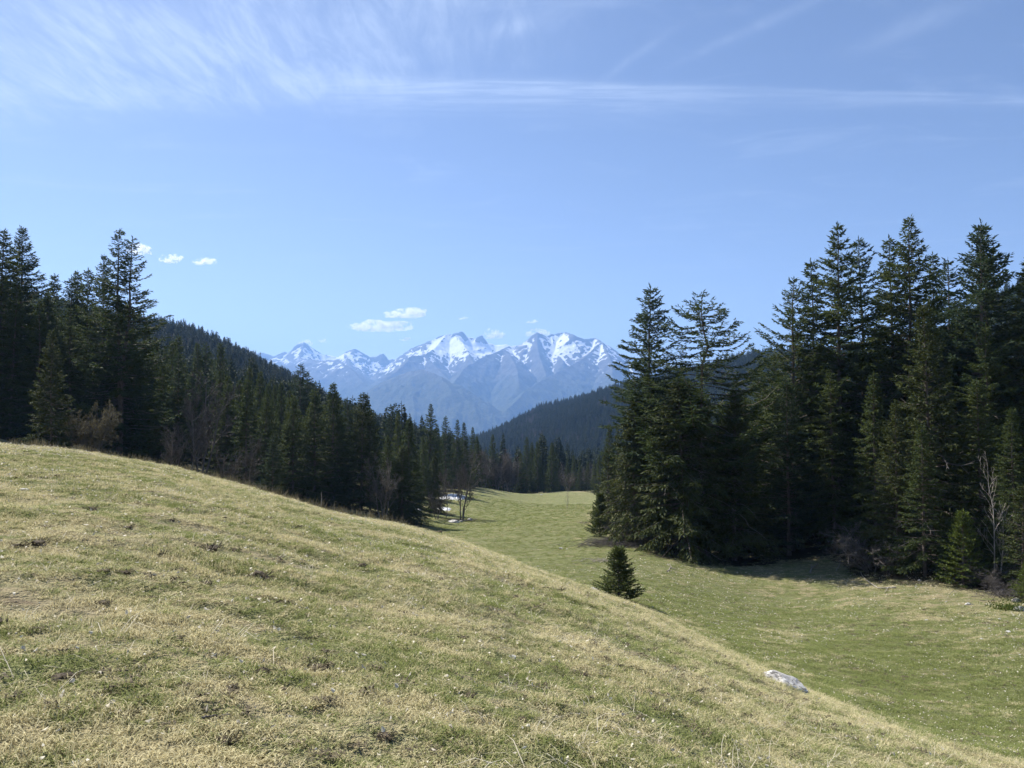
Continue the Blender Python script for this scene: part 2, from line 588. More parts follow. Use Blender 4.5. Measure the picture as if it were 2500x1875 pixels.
def mat_rock():
    m, nt, out = new_mat('limestone')
    tc = nt.node('ShaderNodeTexCoord')
    P = tc.outputs['Object']
    n = nt.noise(P, 3.0, 6, 0.7, 0.4)
    c = nt.mix(nt.sstep(n, 0.35, 0.6), (0.40, 0.38, 0.35), (0.70, 0.68, 0.63))
    crack = nt.sstep(nt.noise(nt.mapping(P, scale=(1, 2.2, 3)), 5.0, 5, 0.75, 1.0), 0.53, 0.60)
    c = nt.mix(nt.math('MULTIPLY', crack, 0.85), c, (0.07, 0.065, 0.055))
    principled(nt, out, c, 0.9, nt.bump(nt.math('SUBTRACT', n, crack), 0.8, 0.06), 0.2)
    return m


def mat_snow():
    m, nt, out = new_mat('old_snow')
    tc = nt.node('ShaderNodeTexCoord')
    n = nt.noise(tc.outputs['Object'], 0.8, 5, 0.7)
    c = nt.mix(nt.sstep(n, 0.35, 0.6), (0.45, 0.44, 0.41), (0.78, 0.80, 0.82))
    principled(nt, out, c, 0.6, nt.bump(n, 0.5, 0.1), 0.2)
    return m


def mat_mountain():
    m, nt, out = new_mat('rock_forest_and_snow')
    g = nt.node('ShaderNodeNewGeometry')
    P = g.outputs['Position']
    sp = nt.node('ShaderNodeSeparateXYZ')
    nt.l.new(P, sp.inputs[0])
    a = nt.node('ShaderNodeAttribute', attribute_name='snow')
    n = nt.noise(P, 0.012, 6, 0.7, 0.4)
    nf = nt.noise(nt.mapping(P, scale=(1, 1, 0.35)), 0.035, 4, 0.7)
    s = nt.math('ADD', a.outputs['Fac'], nt.math('ADD', nt.math('MULTIPLY', nt.math('SUBTRACT', n, 0.5), 0.55), nt.math('MULTIPLY', nt.math('SUBTRACT', nf, 0.5), 0.45)))
    s = nt.sstep(s, 0.46, 0.58)
    rock = nt.mix(nt.sstep(n, 0.35, 0.65), (0.06, 0.058, 0.056), (0.15, 0.14, 0.13))
    low = nt.sstep(nt.math('ADD', sp.outputs['Z'], nt.math('MULTIPLY', nt.math('SUBTRACT', n, 0.5), 500)), 250, 650)
    wood = nt.mix(nt.sstep(nf, 0.35, 0.65), (0.025, 0.035, 0.02), (0.07, 0.075, 0.04))
    c = nt.mix(low, wood, rock)
    c = nt.mix(s, c, (0.86, 0.88, 0.92))
    principled(nt, out, c, 0.9, nt.bump(nf, 0.9, 22.0), 0.1)
    return m


M = {
    'ground': mat_ground(), 'grass': mat_grass(),
    'spruce': mat_leafy('spruce_needles', (0.030, 0.052, 0.020), (0.105, 0.126, 0.036)),
    'spruce_olive': mat_leafy('olive_spruce_needles', (0.038, 0.054, 0.020), (0.100, 0.112, 0.034), 0.25),
    'fir': mat_leafy('fir_needles', (0.027, 0.047, 0.027), (0.078, 0.108, 0.048)),
    'young': mat_leafy('young_spruce_needles', (0.055, 0.085, 0.018), (0.16, 0.19, 0.04), 0.3, 3.0),
    'far_wood': mat_leafy('far_conifer_needles', (0.026, 0.042, 0.024), (0.070, 0.085, 0.042), 0.15, 0.05),
    'dry_leaf': mat_leafy('withered_leaves', (0.075, 0.065, 0.038), (0.17, 0.15, 0.085), 0.3, 2.0),
    'bark': mat_bark('conifer_bark', (0.075, 0.06, 0.05), (0.19, 0.155, 0.13)),
    'grey_bark': mat_bark('grey_bark', (0.10, 0.085, 0.075), (0.24, 0.21, 0.185), 9.0),
    'twig': mat_bark('purplish_twigs', (0.068, 0.060, 0.054), (0.155, 0.138, 0.124), 2.0),
    'pale_twig': mat_bark('weathered_twigs', (0.22, 0.19, 0.16), (0.42, 0.38, 0.33), 5.0),
    'rock': mat_rock(), 'snow': mat_snow(), 'mountain': mat_mountain(),
    'soil': mat_bark('soil_and_dead_roots', (0.035, 0.026, 0.018), (0.11, 0.085, 0.055), 14.0),
    'rosette': mat_bark('withered_rosette', (0.06, 0.048, 0.03), (0.17, 0.14, 0.085), 30.0),
    'flake': mat_leafy('bleached_leaves', (0.42, 0.36, 0.24), (0.80, 0.76, 0.64), 0.25, 20.0),
    'stalk': mat_leafy('dry_stalks', (0.05, 0.045, 0.028), (0.24, 0.21, 0.13), 0.3, 4.0),
}

# ------------------------------------------------------------------ conifer prototypes


def conifer(seed, h, R, tmax=0.75, pw=0.85, cb=0.07, gap=0.55, nper=5, e_top=40, e_bot=-12, droop=0.18, up=0.12, bare_in=(0.1, 0.35),
            skip=(0.0, 0.1), hang=0.35, tw_gap=0.30, sp_gap=0.138, spL=0.40, spW=0.064, jag=0.25, kink=None, tops=((0, 0, 1.0),), open_to=0.0, curl=0.0, open_sz=0.92):
    """returns (trunk mesh data, crown mesh data); t runs 0 at the tip to 1 at the ground"""
    r = np.random.default_rng(seed)
    trunk_parts, crown_parts = [], []
    tw_b, tw_d, tw_l, tw_h = [], [], [], []
    for (ox, oy, hf) in tops:
        H = h * hf
        m = 16
        zz = np.linspace(-0.5, H, m)
        wx = np.cumsum(r.normal(0, 0.006 * h, m)) * 0.35
        wy = np.cumsum(r.normal(0, 0.006 * h, m)) * 0.35
        wx -= wx[0]
        wy -= wy[0]
        split = np.clip((zz / H - 0.35) / 0.3, 0, 1)
        wx = wx + ox * split
        wy = wy + oy * split
        if kink:
            kz, kx = kink
            wx = wx + kx * np.exp(-((zz / H - kz) / 0.05) ** 2)
        base_r = 0.0085 * h + 0.03
        rr = base_r * (1 - np.clip(zz / H, 0, 1)) ** 0.85 + 0.015
        rr[0] *= 1.5
        rr[1] *= 1.12
        C = np.stack([wx, wy, zz], 1)
        trunk_parts.append(tubes(C[None], rr[None], 8))
        z = cb * h
        ga = r.random() * 6.28
        lumps = r.random((9, 12))
        while z < H * 0.992:
            t = 1 - z / H
            n = max(3, int(round(nper * (0.75 + 0.5 * r.random()))))
            if t < 0.06:
                n = 4
            psk = np.interp(t, [0, 1], skip) * (1.0 if t > 0.05 else 0)
            w0 = R * min(1.0, (t / tmax)) ** pw
            if t > tmax + 0.12:
                w0 *= 1 - 0.35 * (t - tmax - 0.12) / max(0.05, 1 - tmax - 0.12)
            for b in range(n):
                ga += 2.4 + r.normal(0, 0.25)
                if r.random() < psk:
                    continue
                az = ga % 6.283
                lump = lumps[int(t * 8.99), int(az / 6.284 * 12)]
                Lb = w0 * (1 - jag * 0.5 + jag * (lump + r.random() - 0.6)) + 0.18
                if Lb < 0.12:
                    continue
                e = rad(np.interp(t, [0, 0.45, 1], [e_top, (e_top + e_bot) * 0.45, e_bot]) + r.normal(0, 7))
                s = np.linspace(0, 1, 7)
                dz = Lb * (math.sin(e) * s - droop * s ** 1.8 + up * s ** 3.2 + curl * s ** 4)
                hz = Lb * s * math.cos(e)
                side = Lb * r.normal(0, 0.05) * s ** 2
                ca, sa = math.cos(az), math.sin(az)
                zb = z + r.uniform(-0.4, 0.4) * gap
                cx, cy = np.interp(zb, zz, wx), np.interp(zb, zz, wy)
                A = np.stack([cx + hz * ca - side * sa, cy + hz * sa + side * ca, zb + dz], 1)
                rb = 0.010 * Lb + 0.008
                trunk_parts.append(tubes(A[None], (rb * (1 - 0.85 * s))[None], 3))
                f0 = np.interp(t, [0, 1], bare_in)
                op = t < open_to
                nt_ = max(3, int(Lb * (1 - f0) / (tw_gap * (0.55 if op else 1.0))))
                sj = np.clip(f0 + (1 - f0) * (np.arange(nt_) + r.random(nt_)) / nt_, 0, 0.985)
                sj = np.repeat(sj, 2)
                Pj = np.stack([np.interp(sj, s, A[:, c]) for c in range(3)], 1)
                Tg = np.gradient(A, axis=0)
                Tj = np.stack([np.interp(sj, s, Tg[:, c]) for c in range(3)], 1)
                Tj /= np.linalg.norm(Tj, axis=1, keepdims=True)
                Sd = np.cross(Tj, np.array([0, 0, 1.0]))
                Sd /= np.linalg.norm(Sd, axis=1, keepdims=True) + 1e-9
                al = r.uniform(0.55, 1.2, len(sj)) * np.tile([1, -1], nt_)
                D = np.cos(al)[:, None] * Tj + np.sin(al)[:, None] * Sd
                D[:, 2] -= hang * r.uniform(0.3, 1.3, len(sj)) * (0.4 + 0.6 * t)
                lt = np.clip(0.34 * Lb * (1.02 - sj) ** 0.6, 0.14, 1.25) * r.uniform(0.7, 1.25, len(sj))
                if op:                       # brushy sleeves along each arm, sky between the arms
                    lt = np.clip(0.18 * Lb, 0.2, 0.58) * open_sz * r.uniform(0.6, 1.3, len(sj)) * (0.55 + 0.6 * sj)
                tw_b.append(Pj)
                tw_d.append(D)
                tw_l.append(lt)
                # the leader of the branch
                tw_b.append(A[-2:-1])
                tw_d.append((A[-1] - A[-2])[None] / (np.linalg.norm(A[-1] - A[-2]) + 1e-9))
                tw_l.append(np.array([Lb / 6 + 0.2]))
            z += gap * (0.55 + 0.65 * min(1, t * 1.6)) * r.uniform(0.8, 1.2) * (1.0 if t < open_to else 0.72)
        # leader
        tw_b.append(np.array([C[-1] - (0, 0, 0.5), C[-1] - (0, 0, 0.9)]))
        tw_d.append(np.array([(0, 0, 1.0), (0.05, 0, 1.0)]))
        tw_l.append(np.array([0.75, 0.7]))
    B, D, Lt = np.concatenate(tw_b), np.concatenate(tw_d), np.concatenate(tw_l)
    sz = np.where(1 - B[:, 2] / h < open_to, open_sz, 1.0)
    D /= np.linalg.norm(D, axis=1, keepdims=True)
    nk = np.maximum(2, np.ceil(Lt / sp_gap).astype(int))
    idx = np.repeat(np.arange(len(B)), nk)
    q = np.concatenate([(np.arange(k) + 0.2) / k for k in nk])
    base = B[idx] + D[idx] * (Lt[idx] * q)[:, None]
    base[:, 2] -= 0.25 * hang * Lt[idx] * q ** 2
    dd = D[idx] + r.normal(0, 0.30, (len(idx), 3))
    dd[:, 2] -= hang * 0.7 * r.random(len(idx))
    V, Q = sprays(base, dd, sz[idx] * spL * r.uniform(0.65, 1.25, len(idx)), sz[idx] * spW * r.uniform(0.7, 1.3, len(idx)), r)
    var = np.repeat(np.clip(r.normal(0.4, 0.25, len(idx)), 0, 1), 4)
    return join(trunk_parts), (V, Q, var)


def bare_tree(seed, h, n_stem=1, spread=0.35, levels=4, up=0.25, stem_r=None, twig_r=0.012, nchild=(9, 7, 5, 4), lean=0.0, len_f=(0.42, 0.5, 0.5, 0.55)):
    r = np.random.default_rng(seed)
    trunk, crown = [], []
    cur = []
    for sidx in range(n_stem):
        a = r.random() * 6.28
        sp = spread * (0.15 if n_stem == 1 else 0.6)
        d = np.array([math.cos(a) * sp + lean, math.sin(a) * sp, 1.0])
        d /= np.linalg.norm(d)
        o = np.array([math.cos(a), math.sin(a), 0]) * (0 if n_stem == 1 else 0.035 * h)
        cur.append((o - np.array([0, 0, 0.3]), d, h * (1 if sidx == 0 else r.uniform(0.7, 0.97)), stem_r or 0.013 * h))
    for lv in range(levels + 1):
        nxt, PP, RR = [], [], []
        for (o, d, L, rd) in cur:
            m = 6
            s = np.linspace(0, 1, m)
            w = np.cumsum(r.normal(0, 0.05, (m, 3)), 0)
            w -= w[0]
            P = o + np.outer(s * L, d) + w * L * 0.5
            P[:, 2] += up * L * s ** 2 * (0.0 if lv == 0 else 0.35)
            PP.append(P)
            RR.append(rd * (1 - 0.8 * s) + twig_r * 0.35)
            if lv < levels:
                nc = nchild[min(lv, len(nchild) - 1)]
                lo = 0.22 if lv == 0 else 0.2
                for c in range(nc):
                    q = lo + (0.97 - lo) * (c + r.random()) / nc
                    b = np.array([np.interp(q, s, P[:, k]) for k in range(3)])
                    t = d.copy()
                    a = r.normal(size=3)
                    a -= t * (a @ t)
                    a /= np.linalg.norm(a) + 1e-9
                    ang = rad(r.uniform(28, 58)) * (1 + spread * 0.4)
                    nd = t * math.cos(ang) + a * math.sin(ang)
                    nd[2] += up
                    nd /= np.linalg.norm(nd)
                    Lc = L * len_f[min(lv, len(len_f) - 1)] * (1.1 - 0.55 * q) * r.uniform(0.7, 1.15)
                    nxt.append((b, nd, Lc, max(twig_r, rd * 0.45 * (1 - 0.6 * q))))
        (trunk if lv <= 1 else crown).append(tubes(np.array(PP), np.array(RR), 6 if lv == 0 else 3))
        cur = nxt
    return join(trunk), join(crown)


PROTO = {}


def add_proto(key, trunk, crown, h, mat_t, mat_c, R=None):
    tm = mesh_quads(key + '_trunk', trunk[0], trunk[1], mat_t, True)
    if len(crown) == 3:
        cm = mesh_quads(key + '_crown', crown[0], crown[1], mat_c, False, {'var': crown[2]})
    else:
        cm = mesh_quads(key + '_crown', crown[0], crown[1], mat_c, True)
    rr = np.hypot(crown[0][:, 0], crown[0][:, 1])
    PROTO[key] = (tm, cm, h, float(np.percentile(rr, 97)))


def conif(key, mat='spruce', **kw):
    t, c = conifer(**kw)
    add_proto(key, t, c, kw['h'], M['bark'], M[mat])


conif('dense_a', seed=1, h=22, R=3.7, tmax=0.85, pw=0.95, hang=0.55, e_top=35, e_bot=-18, jag=0.35, nper=6, open_to=0.16)
conif('dense_b', seed=2, h=20, R=4.2, tmax=0.9, pw=0.92, hang=0.45, e_top=38, e_bot=-10, jag=0.45, nper=6, open_to=0.2)
conif('dense_c', seed=3, h=24, R=3.3, tmax=0.75, pw=0.85, hang=0.6, e_top=30, e_bot=-22, jag=0.45, nper=6, open_to=0.2)
conif('broad', mat='spruce_olive', seed=4, h=20, R=4.6, tmax=0.9, pw=0.85, hang=0.5, e_top=40, e_bot=-5, jag=0.5, nper=6, open_to=0.18)
conif('fir_a', mat='fir', seed=5, h=22, R=3.4, tmax=0.6, pw=0.85, hang=0.16, e_top=26, e_bot=-5, droop=0.05, up=0.05, jag=0.5, gap=0.7, nper=6, skip=(0.0, 0.15), open_to=0.25)
conif('fir_b', mat='fir', seed=6, h=24, R=3.9, tmax=0.55, pw=0.78, hang=0.18, e_top=24, e_bot=-10, droop=0.10, up=0.1, jag=0.6, gap=0.8, nper=6, skip=(0.02, 0.2), bare_in=(0.1, 0.35), open_to=0.35)
conif('open_top', seed=7, h=28, R=5.6, tmax=0.68, pw=0.92, hang=0.55, e_top=38, e_bot=-15, droop=0.25, up=0.22, curl=0.04, jag=0.4, gap=0.62, nper=6, skip=(0.05, 0.05), open_to=0.45, bare_in=(0.05, 0.25))
conif('candelabra', seed=8, h=26, R=6.0, tmax=0.40, pw=0.75, hang=0.45, e_top=8, e_bot=-25, droop=0.32, up=0.46, curl=0.16, jag=0.2, gap=1.05, nper=7, skip=(0.0, 0.0), open_to=0.40, open_sz=0.86, bare_in=(0.18, 0.2), kink=(0.80, 0.5))
conif('layered_fir', mat='fir', seed=9, h=26, R=3.9, tmax=0.48, pw=0.80, hang=0.2, e_top=28, e_bot=-12, droop=0.12, up=0.18, jag=0.5, gap=0.66, nper=6, skip=(0.02, 0.1), bare_in=(0.06, 0.25), open_to=0.38)
conif('ascending', seed=10, h=26, R=6.0, tmax=0.62, pw=0.95, hang=0.30, e_top=46, e_bot=8, droop=0.02, up=0.05, jag=0.4, gap=0.85, nper=6, skip=(0.12, 0.1), open_to=0.45, open_sz=0.78, bare_in=(0.12, 0.25))
conif('twin_top', seed=11, h=30, R=5.0, tmax=0.62, pw=0.9, hang=0.42, e_top=28, e_bot=-15, droop=0.22, up=0.28, curl=0.06, jag=0.5, gap=0.8, nper=4, skip=(0.12, 0.1), open_to=0.5, bare_in=(0.1, 0.25), tops=((-0.4, 0, 1.0), (0.6, 0.2, 0.97)))
conif('sparse_top', seed=12, h=28, R=5.0, tmax=0.62, pw=0.92, hang=0.42, e_top=34, e_bot=-12, droop=0.20, up=0.17, jag=0.45, gap=0.68, nper=6, skip=(0.08, 0.08), open_to=0.42, bare_in=(0.06, 0.25))
conif('narrow', seed=13, h=26, R=3.4, tmax=0.6, pw=0.85, hang=0.5, e_top=32, e_bot=-20, jag=0.5, gap=0.62, nper=6, skip=(0.06, 0.1), open_to=0.32, bare_in=(0.06, 0.3))
conif('skirted', mat='spruce_olive', seed=14, h=16, R=4.2, tmax=0.8, pw=0.8, hang=0.75, e_top=30, e_bot=-25, droop=0.25, up=0.1, jag=0.45, gap=0.5, nper=6, cb=0.03)
conif('young_a', mat='young', seed=15, h=4.0, R=1.15, tmax=0.9, pw=0.95, cb=0.03, gap=0.17, nper=7, hang=0.15, e_top=45, e_bot=5, droop=0.05, up=0.05, tw_gap=0.12, sp_gap=0.10, spL=0.16, spW=0.028, jag=0.35)
conif('young_b', mat='spruce', seed=16, h=4.0, R=1.35, tmax=0.85, pw=0.8, cb=0.03, gap=0.16, nper=8, hang=0.15, e_top=45, e_bot=8, droop=0.05, up=0.1, tw_gap=0.12, sp_gap=0.10, spL=0.18, spW=0.034, jag=0.45)
conif('young_c', mat='spruce_olive', seed=17, h=6.0, R=1.5, tmax=0.9, pw=0.8, cb=0.03, gap=0.28, nper=6, hang=0.3, e_top=42, e_bot=-5, tw_gap=0.16, sp_gap=0.13, spL=0.2, spW=0.038, jag=0.5)


def bare(key, mt='grey_bark', mc='twig', **kw):
    t, c = bare_tree(**kw)
    add_proto(key, t, c, kw['h'], M[mt], M[mc])


bare('bare_a', seed=21, h=11, n_stem=3, spread=0.30, nchild=(11, 6, 5, 3), twig_r=0.023)
bare('bare_b', seed=22, h=9, n_stem=1, spread=0.5, nchild=(18, 8, 5, 4), twig_r=0.018)
bare('bare_c', seed=23, h=8, n_stem=5, spread=0.6, nchild=(9, 6, 4, 3), twig_r=0.02)
bare('shrub_a', mc='twig', seed=24, h=2.2, n_stem=14, spread=1.1, levels=3, nchild=(7, 6, 4), twig_r=0.007, stem_r=0.02, up=0.15)
bare('sapling', mt='pale_twig', mc='pale_twig', seed=25, h=8, n_stem=2, spread=0.25, levels=2, nchild=(15, 5, 4), twig_r=0.012, stem_r=0.055, up=0.35, len_f=(0.26, 0.4))


def leafy_bush(seed, h):
    r = np.random.default_rng(seed)
    t, c = bare_tree(seed, h, 12, 0.75, 3, nchild=(9, 7, 4), twig_r=0.012)
    pts = c[0][r.integers(0, len(c[0]), 11000)] + r.normal(0, 0.08, (11000, 3))
    V, Q = sprays(pts, r.normal(size=(len(pts), 3)), r.uniform(0.08, 0.18, len(pts)), r.uniform(0.03, 0.06, len(pts)), r)
    var = np.repeat(r.random(len(pts)), 4)
    vt, qt = join([t, c])
    return (vt, qt), (V, Q, var)


_t, _c = leafy_bush(31, 6.0)
add_proto('leafy', _t, _c, 6.0, M['twig'], M['dry_leaf'])

def deadwood(key, seed, n):
    """bare bleached limbs poking out of the lower crown"""
    r = np.random.default_rng(seed)
    _, _, h, R = PROTO[key]
    PP, RR = [], []
    for k in range(n):
        z = h * r.uniform(0.08, 0.62)
        az = r.random() * 6.283
        L = R * r.uniform(0.7, 1.12) * min(1.0, (1 - z / h) * 1.5)
        sx = np.linspace(0.25, 1, 9)
        side = np.cumsum(r.normal(0, 0.03, 9)) * L
        dz = L * (r.uniform(0.0, 0.25) * sx - r.uniform(0.2, 0.7) * sx ** 2 + r.uniform(0, 0.35) * sx ** 4)
        P = np.stack([np.cos(az) * L * sx - np.sin(az) * side, np.sin(az) * L * sx + np.cos(az) * side, z + dz], 1)
        PP.append(P)
        RR.append(np.linspace(0.045, 0.016, 9))
        for q in range(2):                     # side twigs
            i = r.integers(3, 8)
            d = np.array([np.cos(az + r.normal(0, 0.9)), np.sin(az + r.normal(0, 0.9)), r.uniform(-0.8, 0.3)])
            PP.append(P[i] + np.outer(np.linspace(0, 1, 9) * r.uniform(0.5, 1.3), d))
            RR.append(np.linspace(0.022, 0.010, 9))
    V, Q = tubes(np.array(PP), np.array(RR), 3)
    tm, cm, h0, r0 = PROTO[key]                # the limbs belong to the trunk
    tv = np.empty(len(tm.vertices) * 3, np.float32)
    tm.vertices.foreach_get('co', tv)
    tq = np.empty(len(tm.loops), np.int32)
    tm.loops.foreach_get('vertex_index', tq)
    nq = len(tq) // 4
    v, q = join([(tv.reshape(-1, 3), tq.reshape(-1, 4)), (V, Q)])
    me = mesh_quads(key + '_trunk', v, q, M['bark'], True)
    me.materials.append(M['grey_bark'])
    me.polygons.foreach_set('material_index', np.where(np.arange(len(q)) < nq, 0, 1).astype(np.int32))
    PROTO[key] = (me, cm, h0, r0)


for _k, _n in (('skirted', 16), ('candelabra', 20), ('open_top', 16), ('broad', 12), ('layered_fir', 10), ('sparse_top', 14), ('twin_top', 14), ('ascending', 14), ('dense_b', 7)):
    deadwood(_k, 400 + _n, _n)

TREES = []          # (x, y) of every stem: the needle litter lies under them


def plant(kind, proto, x, y, H, wf, label, cat, group=None, rot=None, sink=0.0):
    tm, cm, h0, r0 = PROTO[proto]
    e = link(kind, None, loc=(x, y, gz(x, y) - sink))
    e.empty_display_size = 0.5
    s = H / h0
    e.scale = (s * wf, s * wf, s)
    e.rotation_euler = (random.uniform(-0.015, 0.015), random.uniform(-0.015, 0.015), random.uniform(0, 6.28) if rot is None else rot)
    link('trunk', tm, e)
    link('crown', cm, e)
    tag(e, label, cat, group)
    if H > 9:
        TREES.append((x, y))
    return e


def plant_top(kind, proto, px, pytop, d, wf, label, cat, group=None, rot=None):
    x, y, z = on_ground(px, d)
    H = at(px, pytop, d)[2] - z
    return plant(kind, proto, x, y, max(H, 1.0), wf, label, cat, group, rot)


# ---- right-hand wood, trees one can tell apart
GR = 'conifers of the wood beside the hollow'
S, Fk = 'spruce_tree', 'fir_tree'
for a in [
    (Fk, 'layered_fir', 1595, 700, 86, 1.0, 'tall layered fir with one long side branch at the open end of the wood', 'fir', 0.3),
    (S, 'candelabra', 1722, 720, 82, 1.2, 'gaunt spruce with a kinked bare trunk and upcurved candelabra branches', 'spruce', 0.0),
    (S, 'ascending', 1929, 684, 90, 1.15, 'thin spruce with steeply rising sparse branches next to the kinked candelabra spruce', 'spruce', 2.2),
    (S, 'narrow', 2004, 634, 92, 0.95, 'ragged spruce tucked against the tallest open spire of the wood', 'spruce', 1.0),
    (S, 'sparse_top', 2044, 551, 88, 0.95, 'tall open spire spruce with sky showing between its upper branches', 'spruce', 4.0),
    (Fk, 'fir_b', 2113, 588, 96, 0.9, 'round-headed fir between two pointed spruces of the wood', 'fir', 0.5),
    (S, 'narrow', 2185, 583, 90, 0.9, 'slim spruce half hidden beside the broad pointed spruce', 'spruce', 3.0),
    (S, 'open_top', 2217, 541, 86, 1.0, 'broad pointed spruce with hanging curtains of green, highest of the wood', 'spruce', 0.9),
    (S, 'dense_c', 2288, 620, 98, 0.8, 'small slender spire standing behind the wood edge', 'spruce', 2.0),
    (Fk, 'fir_b', 2324, 638, 94, 0.85, 'flat-crowned fir between the slender spire and the pair of dense firs', 'fir', 2.7),
    (Fk, 'layered_fir', 2393, 548, 80, 0.95, 'dense tiered fir, denser one of the close pair rising above the bare sapling', 'fir', 1.4),
    (S, 'open_top', 2434, 551, 84, 0.9, 'long-armed spruce growing tight behind the dense tiered fir', 'spruce', 3.8),
    (S, 'dense_b', 2510, 640, 78, 1.0, 'dark spruce at the far end of the wood beyond the bare sapling', 'spruce', 3.3),
    (S, 'skirted', 1548, 985, 84, 0.85, 'olive spruce with drooping skirts below the tall layered fir', 'spruce', 0.6),
    (S, 'skirted', 1660, 930, 79, 1.05, 'wide hanging spruce sweeping the grass under the kinked candelabra spruce', 'spruce', 2.6),
    (S, 'broad', 1790, 960, 80, 1.0, 'low broad spruce with tattered branches between candelabra spruce and thin spruce', 'spruce', 1.9),
    (Fk, 'fir_a', 1922, 915, 82, 0.85, 'bluish young fir in front of the thin sparse spruce', 'fir', 0.2),
    (S, 'dense_a', 2133, 912, 76, 0.9, 'olive-tinted small spruce beside the dark gap with bare trunks', 'spruce', 5.0),
    (S, 'broad', 2268, 745, 71, 0.85, 'large yellowish spruce at the wood edge above the brush heap', 'spruce', 4.4),
    (S, 'broad', 2185, 985, 69, 0.85, 'bright olive spruce leaning out over the brush heap', 'spruce', 1.2),
    (S, 'dense_b', 2250, 1040, 65, 0.95, 'dark low spruce reaching the grass beside the brush heap', 'spruce', 0.1),
    (S, 'dense_b', 2390, 930, 70, 1.1, 'thick dark spruce right behind the bare sapling', 'spruce', 2.9),
    (S, 'dense_a', 2470, 1000, 64, 1.0, 'dark spruce filling the corner behind the yellow-green saplings', 'spruce', 3.9),
]:
    kind, proto, px, py, d, wf, lab, cat, rot = a
    plant_top(kind, proto, px, py, d, wf * (1.05 if py < 800 else 1.1), lab, cat, GR, rot)
GY = 'young conifers at the wood edge'
plant_top('young_spruce', 'young_a', 2342, 1253, 61.5, 0.92, 'bright yellow-green young spruce at the wood edge beside the bare sapling', 'young spruce', GY, 0.4)
plant_top('young_spruce', 'young_c', 2487, 1190, 59, 0.95, 'olive young spruce on the far side of the bare sapling', 'young spruce', GY, 1.4)
plant_top('young_spruce', 'young_a', 2500, 1370, 55, 1.1, 'low dark green seedling spruce above the pale rock and leafy scrub', 'young spruce', GY, 2.4)
plant_top('young_spruce', 'young_b', 1507, 1340, 47, 1.08, 'lone dark young spruce standing in the hollow by pale rocks', 'young spruce', None, 0.0)
plant_top('young_spruce', 'young_b', 1464, 1208, 90, 0.75, 'small spruce in front of the grey bare thicket', 'young spruce', GY, 3.0)
plant_top('young_spruce', 'young_c', 1484, 1100, 112, 0.9, 'slim olive spruce at the corner of the wood facing the far meadow', 'young spruce', GY, 2.0)
plant_top(S, 'dense_c', 1487, 1036, 150, 0.8, 'dark spruce rising beyond the corner of the wood by the far meadow', 'spruce', GR, 2.0)
plant_top(S, 'narrow', 1508, 1042, 150, 0.8, 'pair-mate of the dark spruce beyond the wood corner, slightly lower', 'spruce', GR, 1.0)
plant_top('bare_sapling', 'sapling', 2424, 1132, 61, 0.8, 'bare pale sapling with a few curved twigs in front of dark spruces', 'bare tree', None, 0.7)

